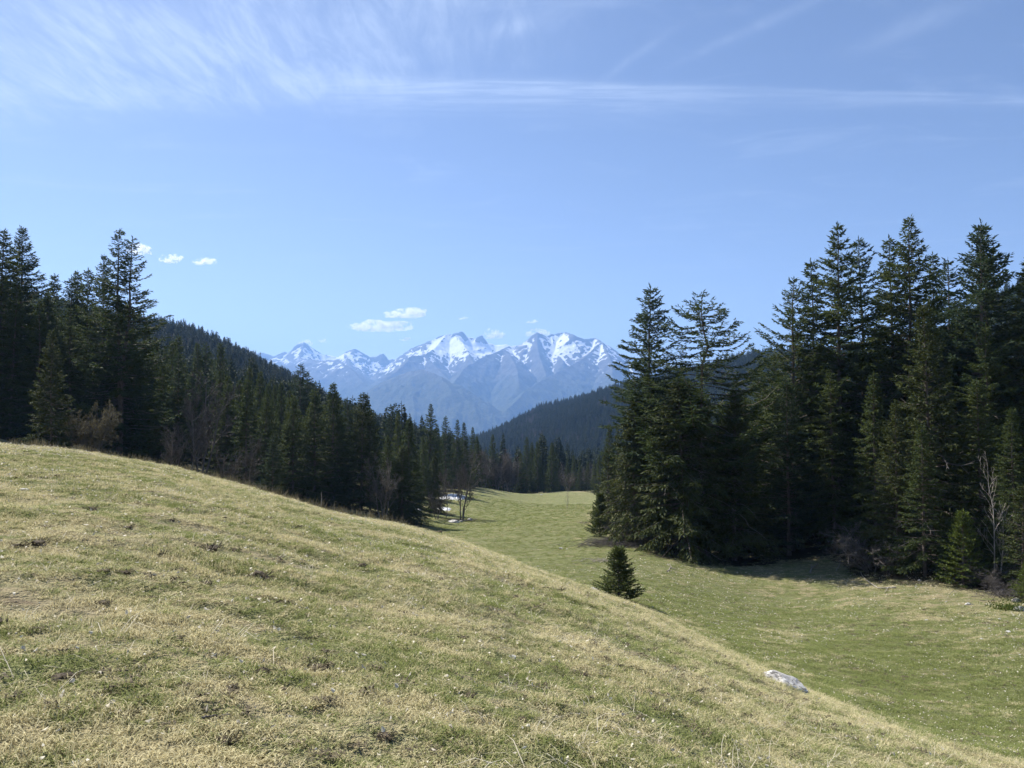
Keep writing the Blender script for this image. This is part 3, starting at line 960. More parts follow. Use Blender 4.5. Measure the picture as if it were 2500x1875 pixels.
# ---- left-hand wood
GL = 'conifers of the wood behind the grassy ridge'
LBL = iter(['%s dark spruce up the wooded slope past the twin-topped giant' % o for o in ('first', 'second', 'third', 'fourth', 'fifth', 'seventh', 'eighth', 'sixth', 'ninth')]
           + ['%s spruce past the neat small fir beyond the bare trees' % o for o in ('first', 'second', 'third', 'fourth', 'fifth')])
for a in [
    (S, 'open_top', 51, 563, 104, 0.95, 'tall open spruce with a see-through crown rising over the ridge wood', 'spruce', 0.4),
    (S, 'sparse_top', -12, 560, 98, 1.0, 'shaggy spruce standing shoulder to shoulder with the tall open spruce', 'spruce', 1.4),
    (S, 'dense_c', 131, 672, 116, 0.85, 'short spire beside the tall open spruce', 'spruce', 2.0),
    (Fk, 'fir_a', 166, 676, 110, 0.9, 'fuzzy round-topped fir between two spires of the ridge wood', 'fir', 1.0),
    (S, 'dense_a', 188, 664, 112, 0.8, 'pointed spruce, first of two close spires by the twin-topped giant', 'spruce', 3.1),
    (S, 'narrow', 207, 658, 108, 0.85, 'pointed spruce, second of two close spires by the twin-topped giant', 'spruce', 4.1),
    (S, 'twin_top', 290, 566, 98, 1.0, 'giant twin-topped spruce with long ragged arms, last tall one of the ridge wood', 'spruce', 0.0),
    (S, 'ascending', 247, 628, 102, 0.75, 'shorter spruce leaning on the twin-topped giant', 'spruce', 2.5),
    (S, 'broad', 127, 806, 78, 0.72, 'olive spruce with a visible trunk standing just behind the grassy ridge', 'spruce', 1.0),
    (S, 'dense_b', 352, 790, 120, 0.8, 'dark spruce just past the twin-topped giant', 'spruce', 5.0),
    (S, 'dense_a', 378, 824, 130, 0.8, None, 'spruce', None), (S, 'narrow', 419, 832, 128, 0.9, None, 'spruce', None), (S, 'dense_c', 431, 820, 140, 0.9, None, 'spruce', None),
    (S, 'dense_a', 476, 838, 150, 0.8, None, 'spruce', None), (Fk, 'fir_a', 500, 838, 150, 0.9, 'round-topped fir on the wooded slope beyond the twin-topped giant', 'fir', None), (S, 'dense_b', 540, 840, 160, 0.9, None, 'spruce', None),
    (S, 'narrow', 538, 905, 118, 0.9, 'dark narrow spruce next to the purplish bare tree', 'spruce', None), (S, 'dense_c', 607, 898, 140, 0.8, None, 'spruce', None), (S, 'dense_a', 634, 908, 132, 0.9, None, 'spruce', None),
    (S, 'dense_b', 585, 930, 124, 0.8, None, 'spruce', None), (S, 'dense_a', 690, 935, 135, 0.8, None, 'spruce', None),
    (Fk, 'fir_b', 728, 891, 165, 1.05, 'broad flat-topped fir standing out against the blue mountains', 'fir', 0.3), (Fk, 'fir_a', 745, 905, 168, 0.8, 'fir hugging the broad flat-topped fir', 'fir', 1.3),
    (S, 'narrow', 766, 931, 165, 0.8, 'thin spire between the flat-topped fir and the front spruces', 'spruce', None),
    (S, 'dense_b', 772, 956, 118, 0.88, 'broad front spruce spreading to the ridge beside the wooden stake', 'spruce', None),
    (S, 'dense_a', 813, 937, 121, 0.85, 'highest of the front spruces above the wooden stake', 'spruce', None), (S, 'dense_c', 831, 957, 124, 0.8, 'spruce tight against the highest front spruce', 'spruce', None),
    (Fk, 'fir_a', 851, 971, 150, 0.85, 'small-headed fir peeping between the front spruces', 'fir', None),
    (S, 'broad', 884, 962, 122, 0.85, 'wide front spruce with two leaders and paler needles', 'spruce', None), (S, 'dense_b', 905, 1000, 124, 0.7, 'lower spruce on the shoulder of the wide front spruce', 'spruce', None),
    (Fk, 'fir_a', 956, 988, 150, 0.85, 'rounded fir above the gap near the snow patches', 'fir', None), (S, 'dense_c', 977, 1010, 138, 0.8, 'spruce between the rounded fir and the last front spruce', 'spruce', None),
    (S, 'dense_a', 1000, 1022, 121, 0.82, 'last front spruce at the end of the ridge, reaching down to the snow', 'spruce', None), (S, 'skirted', 985, 1090, 118, 0.7, 'low spruce at the foot of the last front spruce', 'spruce', None),
    (S, 'sparse_top', 1050, 986, 190, 0.85, 'tall irregular spruce above the bare trees by the snow', 'spruce', None), (Fk, 'fir_a', 1088, 1016, 205, 0.85, 'neat small fir beyond the bare trees by the snow', 'fir', None),
    (S, 'dense_c', 1067, 1036, 200, 0.8, 'spruce filling the gap beside the tall irregular spruce', 'spruce', None), (S, 'narrow', 1114, 1025, 215, 0.9, None, 'spruce', None),
    (S, 'dense_a', 1133, 1032, 220, 0.9, None, 'spruce', None), (S, 'dense_c', 1154, 1043, 235, 0.8, None, 'spruce', None), (S, 'dense_b', 1166, 1066, 230, 0.8, None, 'spruce', None),
    (S, 'dense_b', 1202, 1062, 262, 0.85, 'spruce rising behind the brown leafless grove of the far meadow', 'spruce', None),
    (S, 'skirted', 1064, 1112, 150, 0.75, 'small pale olive spruce beside the snow patches', 'spruce', None),
    (Fk, 'fir_a', 668, 1062, 98, 0.85, 'small bluish fir at the foot of the ridge wood', 'fir', None),
]:
    kind, proto, px, py, d, wf, lab, cat, rot = a
    lab = lab or next(LBL)
    plant_top(kind, proto, px, py, d, wf * (1.45 if d < 130 and px > 650 else 1.18 if d < 130 else 1.05), lab, cat, GL, rot)
# ---- far end of the meadow
GM = 'spruces at the far end of the meadow'
for px, py, d, proto, wf, lab in [
    (1287, 1068, 262, 'dense_b', 0.85, 'tallest of the dark spruce clump at the far end of the meadow'), (1298, 1080, 268, 'dense_c', 0.9, 'spruce inside the dark clump at the far end of the meadow'),
    (1312, 1078, 264, 'dense_a', 0.95, 'spruce on the outer side of the dark clump at the far meadow end'), (1346, 1080, 266, 'dense_a', 0.95, 'free-standing cone-shaped spruce next to the dark clump of the far meadow'),
    (1272, 1108, 264, 'dense_b', 0.9, 'short spruce beside the leafless grove of the far meadow'),
    (1385, 1115, 285, 'dense_c', 0.9, None), (1401, 1112, 290, 'dense_a', 0.8, None), (1415, 1128, 280, 'dense_b', 0.8, None), (1434, 1127, 278, 'dense_b', 0.9, None),
    (1450, 1122, 262, 'dense_a', 0.9, None), (1462, 1110, 250, 'dense_b', 0.8, None), (1363, 1120, 300, 'dense_b', 0.9, None), (1330, 1120, 300, 'dense_c', 0.8, None)]:
    if lab is None:
        k_ = [1385, 1401, 1415, 1434, 1450, 1462].index(px) if px >= 1385 else -1
        lab = '%s spruce of the row past the free-standing cone-shaped spruce' % ('first', 'second', 'third', 'fourth', 'fifth', 'sixth')[k_] if k_ >= 0 else 'spruce half hidden behind the free-standing cone-shaped one, %s side' % ('meadow' if px > 1340 else 'clump')
    plant_top(S, proto, px, py, d, wf, lab, 'spruce', GM)
# ---- leafless trees
GB = 'leafless trees around the meadow'
plant_top('bare_tree', 'bare_a', 1128, 1124, 139, 0.85, 'three-stemmed leafless tree above the pale boulders', 'bare tree', GB, 0.5)
plant_top('bare_tree', 'bare_b', 1090, 1163, 142, 0.8, 'smaller leafless tree between the three-stemmed tree and the snow', 'bare tree', GB, 1.5)
plant_top('bare_tree', 'bare_c', 1068, 1195, 136, 0.8, 'leafless shrub tree at the lower snow patch', 'bare tree', GB, 2.5)
for px, py, d, p in [(1168, 1112, 250, 'bare_b'), (1182, 1110, 256, 'bare_a'), (1197, 1118, 262, 'bare_c'), (1212, 1112, 258, 'bare_a'), (1226, 1118, 264, 'bare_b'), (1240, 1122, 260, 'bare_c'), (1253, 1124, 262, 'bare_a'),
                     (1150, 1105, 245, 'bare_c'), (1385, 1150, 268, 'bare_c'), (1130, 1085, 225, 'bare_b')]:
    plant_top('bare_tree', p, px, py, d, 1.15, 'brown leafless tree of the grove at the far meadow edge', 'bare tree', 'leafless grove at the far meadow edge')
plant_top('bare_tree', 'bare_b', 466, 1003, 84, 0.9, 'fan-shaped leafless tree behind the grassy ridge', 'bare tree', GB, 0.8)
plant_top('bare_tree', 'bare_c', 425, 1040, 82, 0.9, 'leafless thicket tree beside the fan-shaped one', 'bare tree', GB, 0.8)
plant_top('bare_tree', 'bare_a', 493, 940, 108, 0.9, 'purplish leafless tree among dark conifers above the fan-shaped bare tree', 'bare tree', GB, 2.8)
plant_top('bare_tree', 'bare_b', 615, 1085, 95, 0.8, 'grey leafless tree beside the small bluish fir', 'bare tree', GB, 4.8)
plant_top('bare_tree', 'bare_c', 935, 1120, 112, 0.8, 'grey leafless tree between the wide and the last front spruce', 'bare tree', GB, 1.1)
plant_top('bare_tree', 'bare_c', 560, 1090, 92, 0.7, 'leafless shrub tree between the fan-shaped tree and the bluish fir', 'bare tree', GB, 1.9)
plant_top('leafy_shrub', 'leafy', 228, 985, 80, 0.75, 'rounded shrub with withered brown leaves beside the olive spruce', 'shrub', None, 0.8)
plant_top('bare_tree', 'sapling', 1383, 1193, 165, 0.9, 'tiny leafless sapling alone in the far meadow', 'bare tree', None, 0.8)
GS = 'leafless thickets at the wood edge'
plant_top('bare_shrub', 'shrub_a', 1517, 1262, 86, 1.2, 'grey leafless thicket at the corner of the wood', 'shrub', GS)
plant_top('bare_shrub', 'shrub_a', 1560, 1280, 83, 1.3, 'leafless thicket at the feet of the tall layered fir', 'shrub', GS)
plant_top('bare_shrub', 'shrub_a', 2405, 1352, 61, 1.3, 'grey thicket around the foot of the bare pale sapling', 'shrub', GS)
plant_top('bare_shrub', 'shrub_a', 2445, 1380, 58, 1.2, 'brown thicket between the bare sapling and the olive young spruce', 'shrub', GS)
plant_top('bare_shrub', 'shrub_a', 2130, 1262, 69, 1.4, 'reddish leafless thicket behind the brush heap', 'shrub', GS)

# ---- the rest of the two woods: trees behind the outline
env_l = ([-300, 0, 100, 150, 200, 250, 300, 340, 380, 430, 500, 540, 600, 660, 720, 780, 850, 930, 1000, 1060, 1150, 1200],
         [560, 640, 690, 700, 690, 670, 690, 770, 840, 835, 855, 855, 905, 925, 945, 975, 990, 1025, 1040, 1060, 1075, 1095])
env_r = ([1540, 1600, 1660, 1720, 1780, 1850, 1900, 1960, 2000, 2100, 2200, 2300, 2400, 2500, 2700], [1000, 800, 850, 870, 900, 860, 770, 740, 670, 650, 620, 680, 610, 640, 620])
front_l = ([-300, 0, 300, 600, 900, 1000, 1060, 1200], [88, 92, 100, 106, 126, 128, 200, 262])
front_r = ([1540, 1600, 1700, 1850, 2000, 2150, 2250, 2400, 2500, 2700], [96, 92, 88, 86, 84, 74, 73, 72, 68, 66])
pick = {'l': ['dense_a', 'dense_b', 'dense_c', 'fir_a', 'narrow', 'dense_b', 'dense_a', 'sparse_top'], 'r': ['dense_a', 'dense_b', 'dense_c', 'fir_b', 'open_top', 'narrow', 'sparse_top']}


def fill(side, n, px0, px1, depth, env, front, mind, label, group):
    k = 0
    heroes = [(o, (o.location.x, o.location.y)) for o in COL.objects if o.parent is None and o.get('category') in ('spruce', 'fir') and not o['label'].startswith(('dark spruce on', 'spruce in the thin', 'spruce tight', 'spruce between'))]
    for _ in range(n * 30):
        if k >= n:
            break
        px = random.uniform(px0, px1)
        fr = np.interp(px, *front)
        d = fr + depth * random.random() ** 1.6
        x, y = (px - 1250) / F_PX * d, d
        if min((x - a) ** 2 + (y - b) ** 2 for a, b in TREES) < mind ** 2:
            continue
        z = gz(x, y)
        H = random.uniform(15, 25)
        ztop = at(px, np.interp(px, *env) + random.uniform(8, 70), d)[2]
        H = min(H, ztop - z)
        if H < 6:
            continue
        p = random.choice(pick[side])
        stop = ('with', 'at', 'on', 'next', 'tucked', 'between', 'half', 'behind', 'beyond', 'below', 'sweeping', 'in', 'beside', 'rising', 'leaning', 'reaching', 'right', 'filling', 'standing', 'just', 'past', 'tight',
                'hugging', 'peeping', 'above', 'spreading', 'first', 'growing', 'by', 'of', 'inside', 'up', 'shoulder', 'tree', 'second')
        hs = []
        for q in sorted(heroes, key=lambda q: (q[1][0] - x) ** 2 + (q[1][1] - y) ** 2):
            ws = q[0]['label'].replace(',', '').split(' ')
            nm = ' '.join(ws[:next((i for i, w in enumerate(ws) if i > 1 and w in stop), 4)])
            if ws[1] not in stop and nm not in hs:
                hs.append(nm)
            if len(hs) == 2:
                break
        kind = 'fir' if 'fir' in p else 'spruce'
        size = 'tall' if H > 19 else 'middling' if H > 13 else 'low'
        lab = ' '.join(('%s %s among the %s and the %s' % (size, kind, hs[0], hs[1])).split(' ')[:16])
        plant(kind + '_tree', p, x, y, H, random.uniform(0.75, 1.0) * (22 / max(H, 14)) ** 0.3, lab, 'conifer', group)
        k += 1
    return k


fill('l', 105, -120, 1150, 110, env_l, front_l, 3.6, 'dark conifer crowded among others in the wood behind the grassy ridge', 'crowded conifers of the ridge wood')
fill('r', 78, 1560, 2620, 55, env_r, front_r, 3.6, 'dark conifer crowded among others in the wood beside the hollow', 'crowded conifers of the hollow wood')

# ------------------------------------------------------------------ ground sheet
def build_ground():
    front = np.linspace(rad(-44), rad(44), 620)
    rest = np.linspace(rad(44), rad(316), 90)[1:-1]
    th = np.concatenate([front, rest])
    rr = np.concatenate([np.geomspace(0.35, 3.0, 16)[:-1], np.geomspace(3.0, 70, 230)[:-1], np.geomspace(70, 420, 120)[:-1], np.geomspace(420, 2600, 90)[:-1], np.geomspace(2600, 15000, 30)])
    T, Rr = np.meshgrid(th, rr, indexing='ij')
    X, Y = Rr * np.sin(T), Rr * np.cos(T)
    Z = ground(X, Y)
    nt_, nr = T.shape
    V = np.stack([X, Y, Z], -1).reshape(-1, 3)
    i, j = np.meshgrid(np.arange(nt_), np.arange(nr - 1), indexing='ij')
    i2 = (i + 1) % nt_
    Q = np.stack([i * nr + j, i * nr + j + 1, i2 * nr + j + 1, i2 * nr + j], -1).reshape(-1, 4)
    # cap under the camera
    V = np.concatenate([V, [[0, 0, gz(0.01, 0.01)]]])
    c = len(V) - 1
    a = np.arange(nt_)
    Q = np.concatenate([Q, np.stack([np.full(nt_, c), a * nr, ((a + 1) % nt_) * nr, ((a + 1) % nt_) * nr], -1)])
    Q2 = Q[:len(Q) - nt_]
    # needle litter under the trees
    pts = np.array(TREES)
    x, y = V[:, 0], V[:, 1]
    r = np.hypot(x, y)
    md = np.full(len(V), 99.0)
    sel = np.nonzero((r > 40) & (r < 420))[0]
    for k in range(0, len(sel), 20000):
        s = sel[k:k + 20000]
        md[s] = np.sqrt(((V[s, None, :2] - pts[None]) ** 2).sum(-1).min(1))
    forest = np.where(r > 420, 1.0, sm(md, 6.5, 2.0))
    forest = np.maximum(forest, sm(r, 300, 380))
    lush = lushness(x, y)
    me = mesh_quads('ground', V, Q2, M['ground'], True, {'forest': forest, 'lush': lush})
    o = link('ground', me)
    tag(o, kind='structure')
    return o


_AX = []


def lushness(x, y):
    """the damp floor of the hollow is greener than the dry ridge and the bank below the wood"""
    if not _AX:
        _AX.append(np.array([hit(px, py)[:2] for px, py in [(1330, 1215), (1260, 1250), (1240, 1300), (1330, 1345), (1500, 1400), (1700, 1460), (1900, 1535), (2150, 1610), (2450, 1730), (2700, 1850)]]))
    A = _AX[0]
    r = np.hypot(x, y)
    th = np.arctan2(x, y)
    rt = np.interp(np.clip(th, TH_MIN, TH_MAX), R_TH, R_R)
    dm = np.full(np.shape(x), 1e9)
    for a, b in zip(A[:-1], A[1:]):
        ab = b - a
        t = np.clip(((x - a[0]) * ab[0] + (y - a[1]) * ab[1]) / (ab @ ab), 0, 1)
        dm = np.minimum(dm, np.hypot(x - a[0] - t * ab[0], y - a[1] - t * ab[1]))
    wid = 7 + 0.10 * r
    axis = np.exp(-(dm / wid) ** 2)
    past = sm(r, rt * 1.05, rt * 1.5)
    crest = sm(r, rt * 0.55, rt * 1.0) * (1 - sm(r, rt * 1.05, rt * 1.4))
    return past * (1.5 * axis - 0.35) - 0.45 * crest


build_ground()
LOWEST = FAR_Z - 30


# ------------------------------------------------------------------ far mountains
def build_mountains():
    def pts(lst, d):
        return [at(600 + X / 2.304, 700 + Y / 2.304, dd * 1000.0) for (X, Y, dd) in [(p[0], p[1], p[2] if len(p) > 2 else d) for p in lst]]
    lines = []   # (points, slope)
    lines.append((pts([(-300, 430, 13.6), (-120, 420), (50, 380), (100, 368), (150, 382), (215, 358), (235, 372), (268, 362), (380, 370), (440, 381), (520, 396)], 13.2), 0.8))
    lines.append((pts([(262, 350), (276, 334), (298, 316), (330, 310), (352, 324), (374, 352), (386, 372)], 13.1), 1.9))
    lines.append((pts([(520, 396, 13.0), (560, 370), (590, 357), (620, 347), (660, 371), (700, 396), (745, 394), (790, 402), (805, 413), (835, 410)], 13.0), 0.9))
    lines.append((pts([(735, 390), (755, 382), (772, 371), (790, 386), (800, 404)], 12.95), 1.8))
    lines.append((pts([(835, 410, 12.6), (900, 365, 12.3), (950, 335, 12.1), (1040, 300, 12.0), (1100, 275), (1130, 262), (1170, 268), (1200, 272), (1240, 280), (1270, 284), (1330, 290), (1352, 306), (1400, 326), (1460, 322), (1490, 331), (1560, 326, 12.4)], 12.0), 0.95))
    lines.append((pts([(1560, 326, 12.4), (1590, 300, 11.8), (1612, 274, 11.5), (1645, 254, 11.4), (1690, 281, 11.6), (1720, 268, 11.8), (1800, 255, 11.8), (1850, 270), (1910, 296), (1970, 289, 11.4), (2012, 306, 11.0), (2060, 341), (2100, 371), (2140, 391), (2300, 440), (2600, 520)], 11.2), 0.9))
    lines.append((pts([(1165, 264), (1190, 255), (1212, 244), (1226, 258), (1243, 276)], 11.95), 1.8))
    lines.append((pts([(1300, 280), (1318, 272), (1331, 269), (1345, 290), (1354, 304)], 11.95), 1.9))
    lines.append((pts([(1600, 286), (1612, 274), (1645, 253), (1665, 264), (1688, 282)], 11.35), 1.5))
    lines.append((pts([(1950, 294), (1970, 288), (1990, 297)], 11.35), 1.5))
    # spurs and nearer ridges
    lines.append((pts([(560, 372, 13.0), (600, 440, 12.2), (650, 500, 11.6), (700, 580, 10.8)], 0), 0.75))
    lines.append((pts([(330, 312, 13.2), (300, 400, 12.6), (420, 415, 11.6), (520, 410, 11.4), (600, 470, 10.8), (690, 560, 10.2)], 0), 0.7))
    lines.append((pts([(-200, 520, 11.5), (100, 470, 11.4), (250, 445, 11.6), (420, 418, 11.6)], 0), 0.7))
    lines.append((pts([(1130, 264, 12.0), (1060, 340, 11.4), (1000, 385, 10.8), (930, 390, 10.5), (870, 450, 10.2), (780, 520, 9.8), (650, 605, 9.4)], 0), 0.8))
    lines.append((pts([(1000, 385, 10.8), (1050, 430, 10.4), (1130, 510, 9.9), (1180, 580, 9.4)], 0), 0.8))
    lines.append((pts([(1180, 262, 12.0), (1230, 350, 11.2), (1270, 420, 10.6), (1290, 480, 10.0)], 0), 0.95))
    lines.append((pts([(1490, 331, 12.2), (1440, 350, 10.6), (1380, 375, 10.4), (1300, 410, 10.2), (1230, 450, 9.9), (1180, 520, 9.4), (1120, 620, 8.8)], 0), 0.85))
    lines.append((pts([(1440, 350, 10.6), (1490, 390, 10.3), (1530, 450, 9.9), (1550, 560, 9.2)], 0), 0.85))
    lines.append((pts([(1645, 256, 11.4), (1640, 340, 10.9), (1660, 420, 10.5), (1690, 500, 10.0)], 0), 1.0))
    lines.append((pts([(1720, 270, 11.8), (1740, 350, 11.2), (1790, 420, 10.6)], 0), 1.0))
    lines.append((pts([(2012, 307, 11.0), (1900, 400, 10.2), (1750, 480, 9.5), (1600, 570, 8.9), (1480, 680, 8.2)], 0), 0.75))
    lines.append((pts([(2012, 307, 11.0), (2050, 420, 10.0), (2060, 560, 9.0)], 0), 0.75))
    lines.append((pts([(600, 640, 8.9), (760, 540, 8.8), (880, 485, 8.7), (1000, 465, 8.6), (1090, 500, 8.4), (1150, 590, 8.0)], 0), 0.65))
    lines.append((pts([(-300, 600, 9.2), (200, 560, 9.4), (500, 620, 8.8), (700, 700, 8.2)], 0), 0.6))
    lines.append((pts([(2140, 391, 11.2), (2300, 520, 9.5), (2500, 600, 8.5)], 0), 0.7))
    th = np.linspace(rad(-25), rad(19), 760)
    rr = np.concatenate([np.linspace(6200, 8000, 40)[:-1], np.linspace(8000, 13800, 300)[:-1], np.linspace(13800, 14800, 14)])
    T, Rr = np.meshgrid(th, rr, indexing='ij')
    X, Y = Rr * np.sin(T), Rr * np.cos(T)
    wx = X + 40 * fbm(X / 700, Y / 700, 4, 41)
    wy = Y + 120 * fbm(X / 700, Y / 700, 4, 47)
    H = np.full(X.shape, -2000.0)
    DD = np.full(X.shape, 1e9)
    for P, sl in lines:
        for a, b in zip(P[:-1], P[1:]):
            ab = b[:2] - a[:2]
            t = np.clip(((wx - a[0]) * ab[0] + (wy - a[1]) * ab[1]) / (ab @ ab), 0, 1)
            d = np.hypot(wx - a[0] - t * ab[0], wy - a[1] - t * ab[1])
            z = a[2] + t * (b[2] - a[2])
            h = z - sl * d / (1 + d / 6000)
            H = np.maximum(H, h)
            DD = np.minimum(DD, d)
    fade = sm(DD, 20, 650)
    gul = ridged(X / 420 + Y / 2600, Y / 900, 5, 51, 0.55)
    H = H + fade * (gul - 0.62) * 260 + sm(DD, 0, 200) * 46 * fbm(X / 130, Y / 130, 4, 61, 0.6) + 12 * fbm(X / 60, Y / 60, 2, 65)
    H = np.maximum(H, FAR_Z - 60 + 30 * fbm(X / 300, Y / 300, 3, 71))
    edge = sm(rr, 6200, 7200)[None, :]
    H = H * edge + (FAR_Z - 25) * (1 - edge)
    # snow lies where it is high, not too steep, and in hollows
    dth, drr = th[1] - th[0], None
    gx = np.gradient(H, axis=0) / (Rr * dth)
    gy = np.gradient(H, axis=1) / np.gradient(rr)[None, :]
    slope = np.hypot(gx, gy)
    from_mean = H.copy()
    for _ in range(10):
        q = np.pad(from_mean, 1, mode='edge')
        from_mean = (q[:-2, 1:-1] + q[2:, 1:-1] + q[1:-1, :-2] + q[1:-1, 2:]) / 4
    conc = (from_mean - H)
    snow = sm(H, 420, 1050) * 0.62 + np.clip(conc / 26, -0.35, 0.3) - sm(slope, 0.75, 1.25) * 0.5 + 0.0 + 0.35 * fbm(X / 900, Y / 900, 3, 83)
    for (bx, by, bd, sx, sz, amp) in ((1290, 335, 11.4, 430, 210, 0.5), (740, 440, 12.2, 430, 190, 0.55), (1790, 320, 11.3, 420, 210, 0.4), (1610, 440, 10.6, 300, 190, 0.45), (1110, 300, 11.7, 240, 110, 0.3), (450, 392, 12.8, 380, 80, 0.4), (620, 368, 12.7, 200, 70, 0.3), (1480, 330, 12.2, 300, 60, 0.4), (1645, 330, 11.2, 220, 330, -0.25)):
        bc = at(600 + bx / 2.304, 700 + by / 2.304, bd * 1000.0)      # snow-holding bowls
        snow = snow + amp * np.exp(-((X - bc[0]) / sx) ** 2 - ((H - bc[2]) / sz) ** 2)
    snow = np.where(H < 380, -1, snow)
    snow = snow + 0.25 * fbm(X / 500, Y / 500, 3, 81)
    nt_, nr = T.shape
    V = np.stack([X, Y, H], -1).reshape(-1, 3)
    i, j = np.meshgrid(np.arange(nt_ - 1), np.arange(nr - 1), indexing='ij')
    Q = np.stack([i * nr + j, i * nr + j + 1, (i + 1) * nr + j + 1, (i + 1) * nr + j], -1).reshape(-1, 4)
    o = link('mountains', mesh_quads('mountains', V, Q, M['mountain'], True, {'snow': snow.ravel()}))
    tag(o, kind='structure')
    return float(H.max()), float(H.min())


MTOP, MLOW = build_mountains()

# ------------------------------------------------------------------ scattered things via point instancing
def instancer(name, pts, rot, scl, idx, protos, label, cat, lush=None):
    coll = bpy.data.collections.new(name + '_kinds')
    for k, me in enumerate(protos):
        o = bpy.data.objects.new('%s_kind_%02d' % (name, k), me)
        coll.objects.link(o)
    me = bpy.data.meshes.new(name)
    me.vertices.add(len(pts))
    me.vertices.foreach_set('co', np.ascontiguousarray(pts, np.float32).ravel())
    for an, typ, key, arr in (('rotv', 'FLOAT_VECTOR', 'vector', rot), ('sclv', 'FLOAT_VECTOR', 'vector', scl), ('pick', 'INT', 'value', idx)):
        a = me.attributes.new(an, typ, 'POINT')
        a.data.foreach_set(key, np.ascontiguousarray(arr, np.int32 if typ == 'INT' else np.float32).ravel())
    if lush is not None:
        a = me.attributes.new('lush', 'FLOAT', 'POINT')
        a.data.foreach_set('value', np.ascontiguousarray(lush, np.float32))
    ob = link(name, me)
    ng = bpy.data.node_groups.new(name + '_scatter', 'GeometryNodeTree')
    ng.interface.new_socket('Geometry', in_out='INPUT', socket_type='NodeSocketGeometry')
    ng.interface.new_socket('Geometry', in_out='OUTPUT', socket_type='NodeSocketGeometry')
    N, L = ng.nodes, ng.links
    gi, go = N.new('NodeGroupInput'), N.new('NodeGroupOutput')
    ci = N.new('GeometryNodeCollectionInfo')
    ci.inputs['Collection'].default_value = coll
    ci.inputs['Separate Children'].default_value = True
    ci.inputs['Reset Children'].default_value = True
    ip = N.new('GeometryNodeInstanceOnPoints')
    ip.inputs['Pick Instance'].default_value = True

    def attr(nm, dt):
        a = N.new('GeometryNodeInputNamedAttribute')
        a.data_type = dt
        a.inputs['Name'].default_value = nm
        return a.outputs['Attribute']
    e2r = N.new('FunctionNodeEulerToRotation')
    L.new(attr('rotv', 'FLOAT_VECTOR'), e2r.inputs[0])
    L.new(gi.outputs[0], ip.inputs['Points'])
    L.new(ci.outputs[0], ip.inputs['Instance'])
    L.new(attr('pick', 'INT'), ip.inputs['Instance Index'])
    L.new(e2r.outputs[0], ip.inputs['Rotation'])
    L.new(attr('sclv', 'FLOAT_VECTOR'), ip.inputs['Scale'])
    L.new(ip.outputs[0], go.inputs[0])
    md = ob.modifiers.new('scatter', 'NODES')
    md.node_group = ng
    tag(ob, label, cat, kind='stuff')
    return ob


def sector(n, r0, r1, a0=-37, a1=37, p=1.0):
    u = rng.random(n)
    r = (r0 ** p + u * (r1 ** p - r0 ** p)) ** (1 / p)
    th = rng.uniform(rad(a0), rad(a1), n)
    return r * np.sin(th), r * np.cos(th), r, th


# ---- far woods on the hills
def far_tree(seed, fir):
    r = np.random.default_rng(seed)
    h = 20.0
    n = 520
    t = np.sort(r.random(n)) ** 0.75
    w = 3.1 * t ** (0.6 if fir else 0.9) * (0.55 + 0.6 * r.random(n))
    az = r.random(n) * 6.283
    base = np.stack([np.cos(az) * w * 0.45, np.sin(az) * w * 0.45, h * (1 - t * 0.93)], 1)
    D = np.stack([np.cos(az), np.sin(az), r.normal(-0.25 if not fir else 0.0, 0.2, n)], 1)
    V, Q = sprays(base, D, 0.4 + w * 0.62, 0.22 + 0.12 * w, r)
    tv, tq = tubes(np.array([[[0, 0, -1], [0, 0, 10], [0, 0, 20.2]]]), np.array([[0.3, 0.2, 0.05]]), 4)
    var = np.concatenate([np.repeat(r.random(n), 4), np.zeros(len(tv))])
    V, Q = join([(V, Q), (tv, tq)])
    return mesh_quads('far_conifer', V, Q, M['far_wood'], False, {'var': var})


def far_wood(name, label, px0, px1, d0, d1, n, hs):
    px = rng.uniform(px0, px1, n)
    d = np.sqrt(rng.uniform(d0 ** 2, d1 ** 2, n))
    x = (px - 1250) / F_PX * d
    keep = np.ones(n, bool)
    if d0 < 330:
        fr = np.where(px < 1150, np.interp(px, *front_l) + 95, np.where(px > 1520, np.interp(px, *front_r) + 50, 295))
        keep = d > fr
    x, d = x[keep], d[keep]
    z = ground(x, d) - 0.3
    m = len(x)
    s = np.clip(rng.normal(hs, 0.2, m) + 0.12 * fbm(x / 60, d / 60, 2, 111), 0.4, 1.25)
    scl = np.stack([s * rng.uniform(0.8, 1.15, m), s * rng.uniform(0.8, 1.15, m), s], 1)
    rot = np.stack([rng.normal(0, 0.02, m), rng.normal(0, 0.02, m), rng.random(m) * 6.283], 1)
    idx = rng.integers(0, 7, m)
    leafless = (fbm(x / 45, d / 45, 3, 117) + rng.normal(0, 0.2, m)) > 0.42
    idx = np.where(leafless, rng.integers(7, 9, m), idx)
    scl[leafless] *= (1.1, 1.1, 0.75)
    instancer(name, np.stack([x, d, z], 1), rot, scl, idx, FAR, label, 'forest')


def far_bare(seed):
    r = np.random.default_rng(seed)
    n = 700
    v = r.normal(size=(n, 3))
    v /= np.linalg.norm(v, axis=1, keepdims=True)
    base = v * (r.random(n) ** 0.5)[:, None] * (3.2, 3.2, 6.0) + (0, 0, 11.5)
    V, Q = sprays(base, v + (0, 0, 0.8), r.uniform(0.8, 1.8, n), np.full(n, 0.05), r)
    tv, tq = tubes(np.array([[[0, 0, -1], [0, 0, 10], [0.2, 0, 17]]]), np.array([[0.2, 0.14, 0.03]]), 4)
    V, Q = join([(V, Q), (tv, tq)])
    return mesh_quads('far_leafless', V, Q, M['twig'])


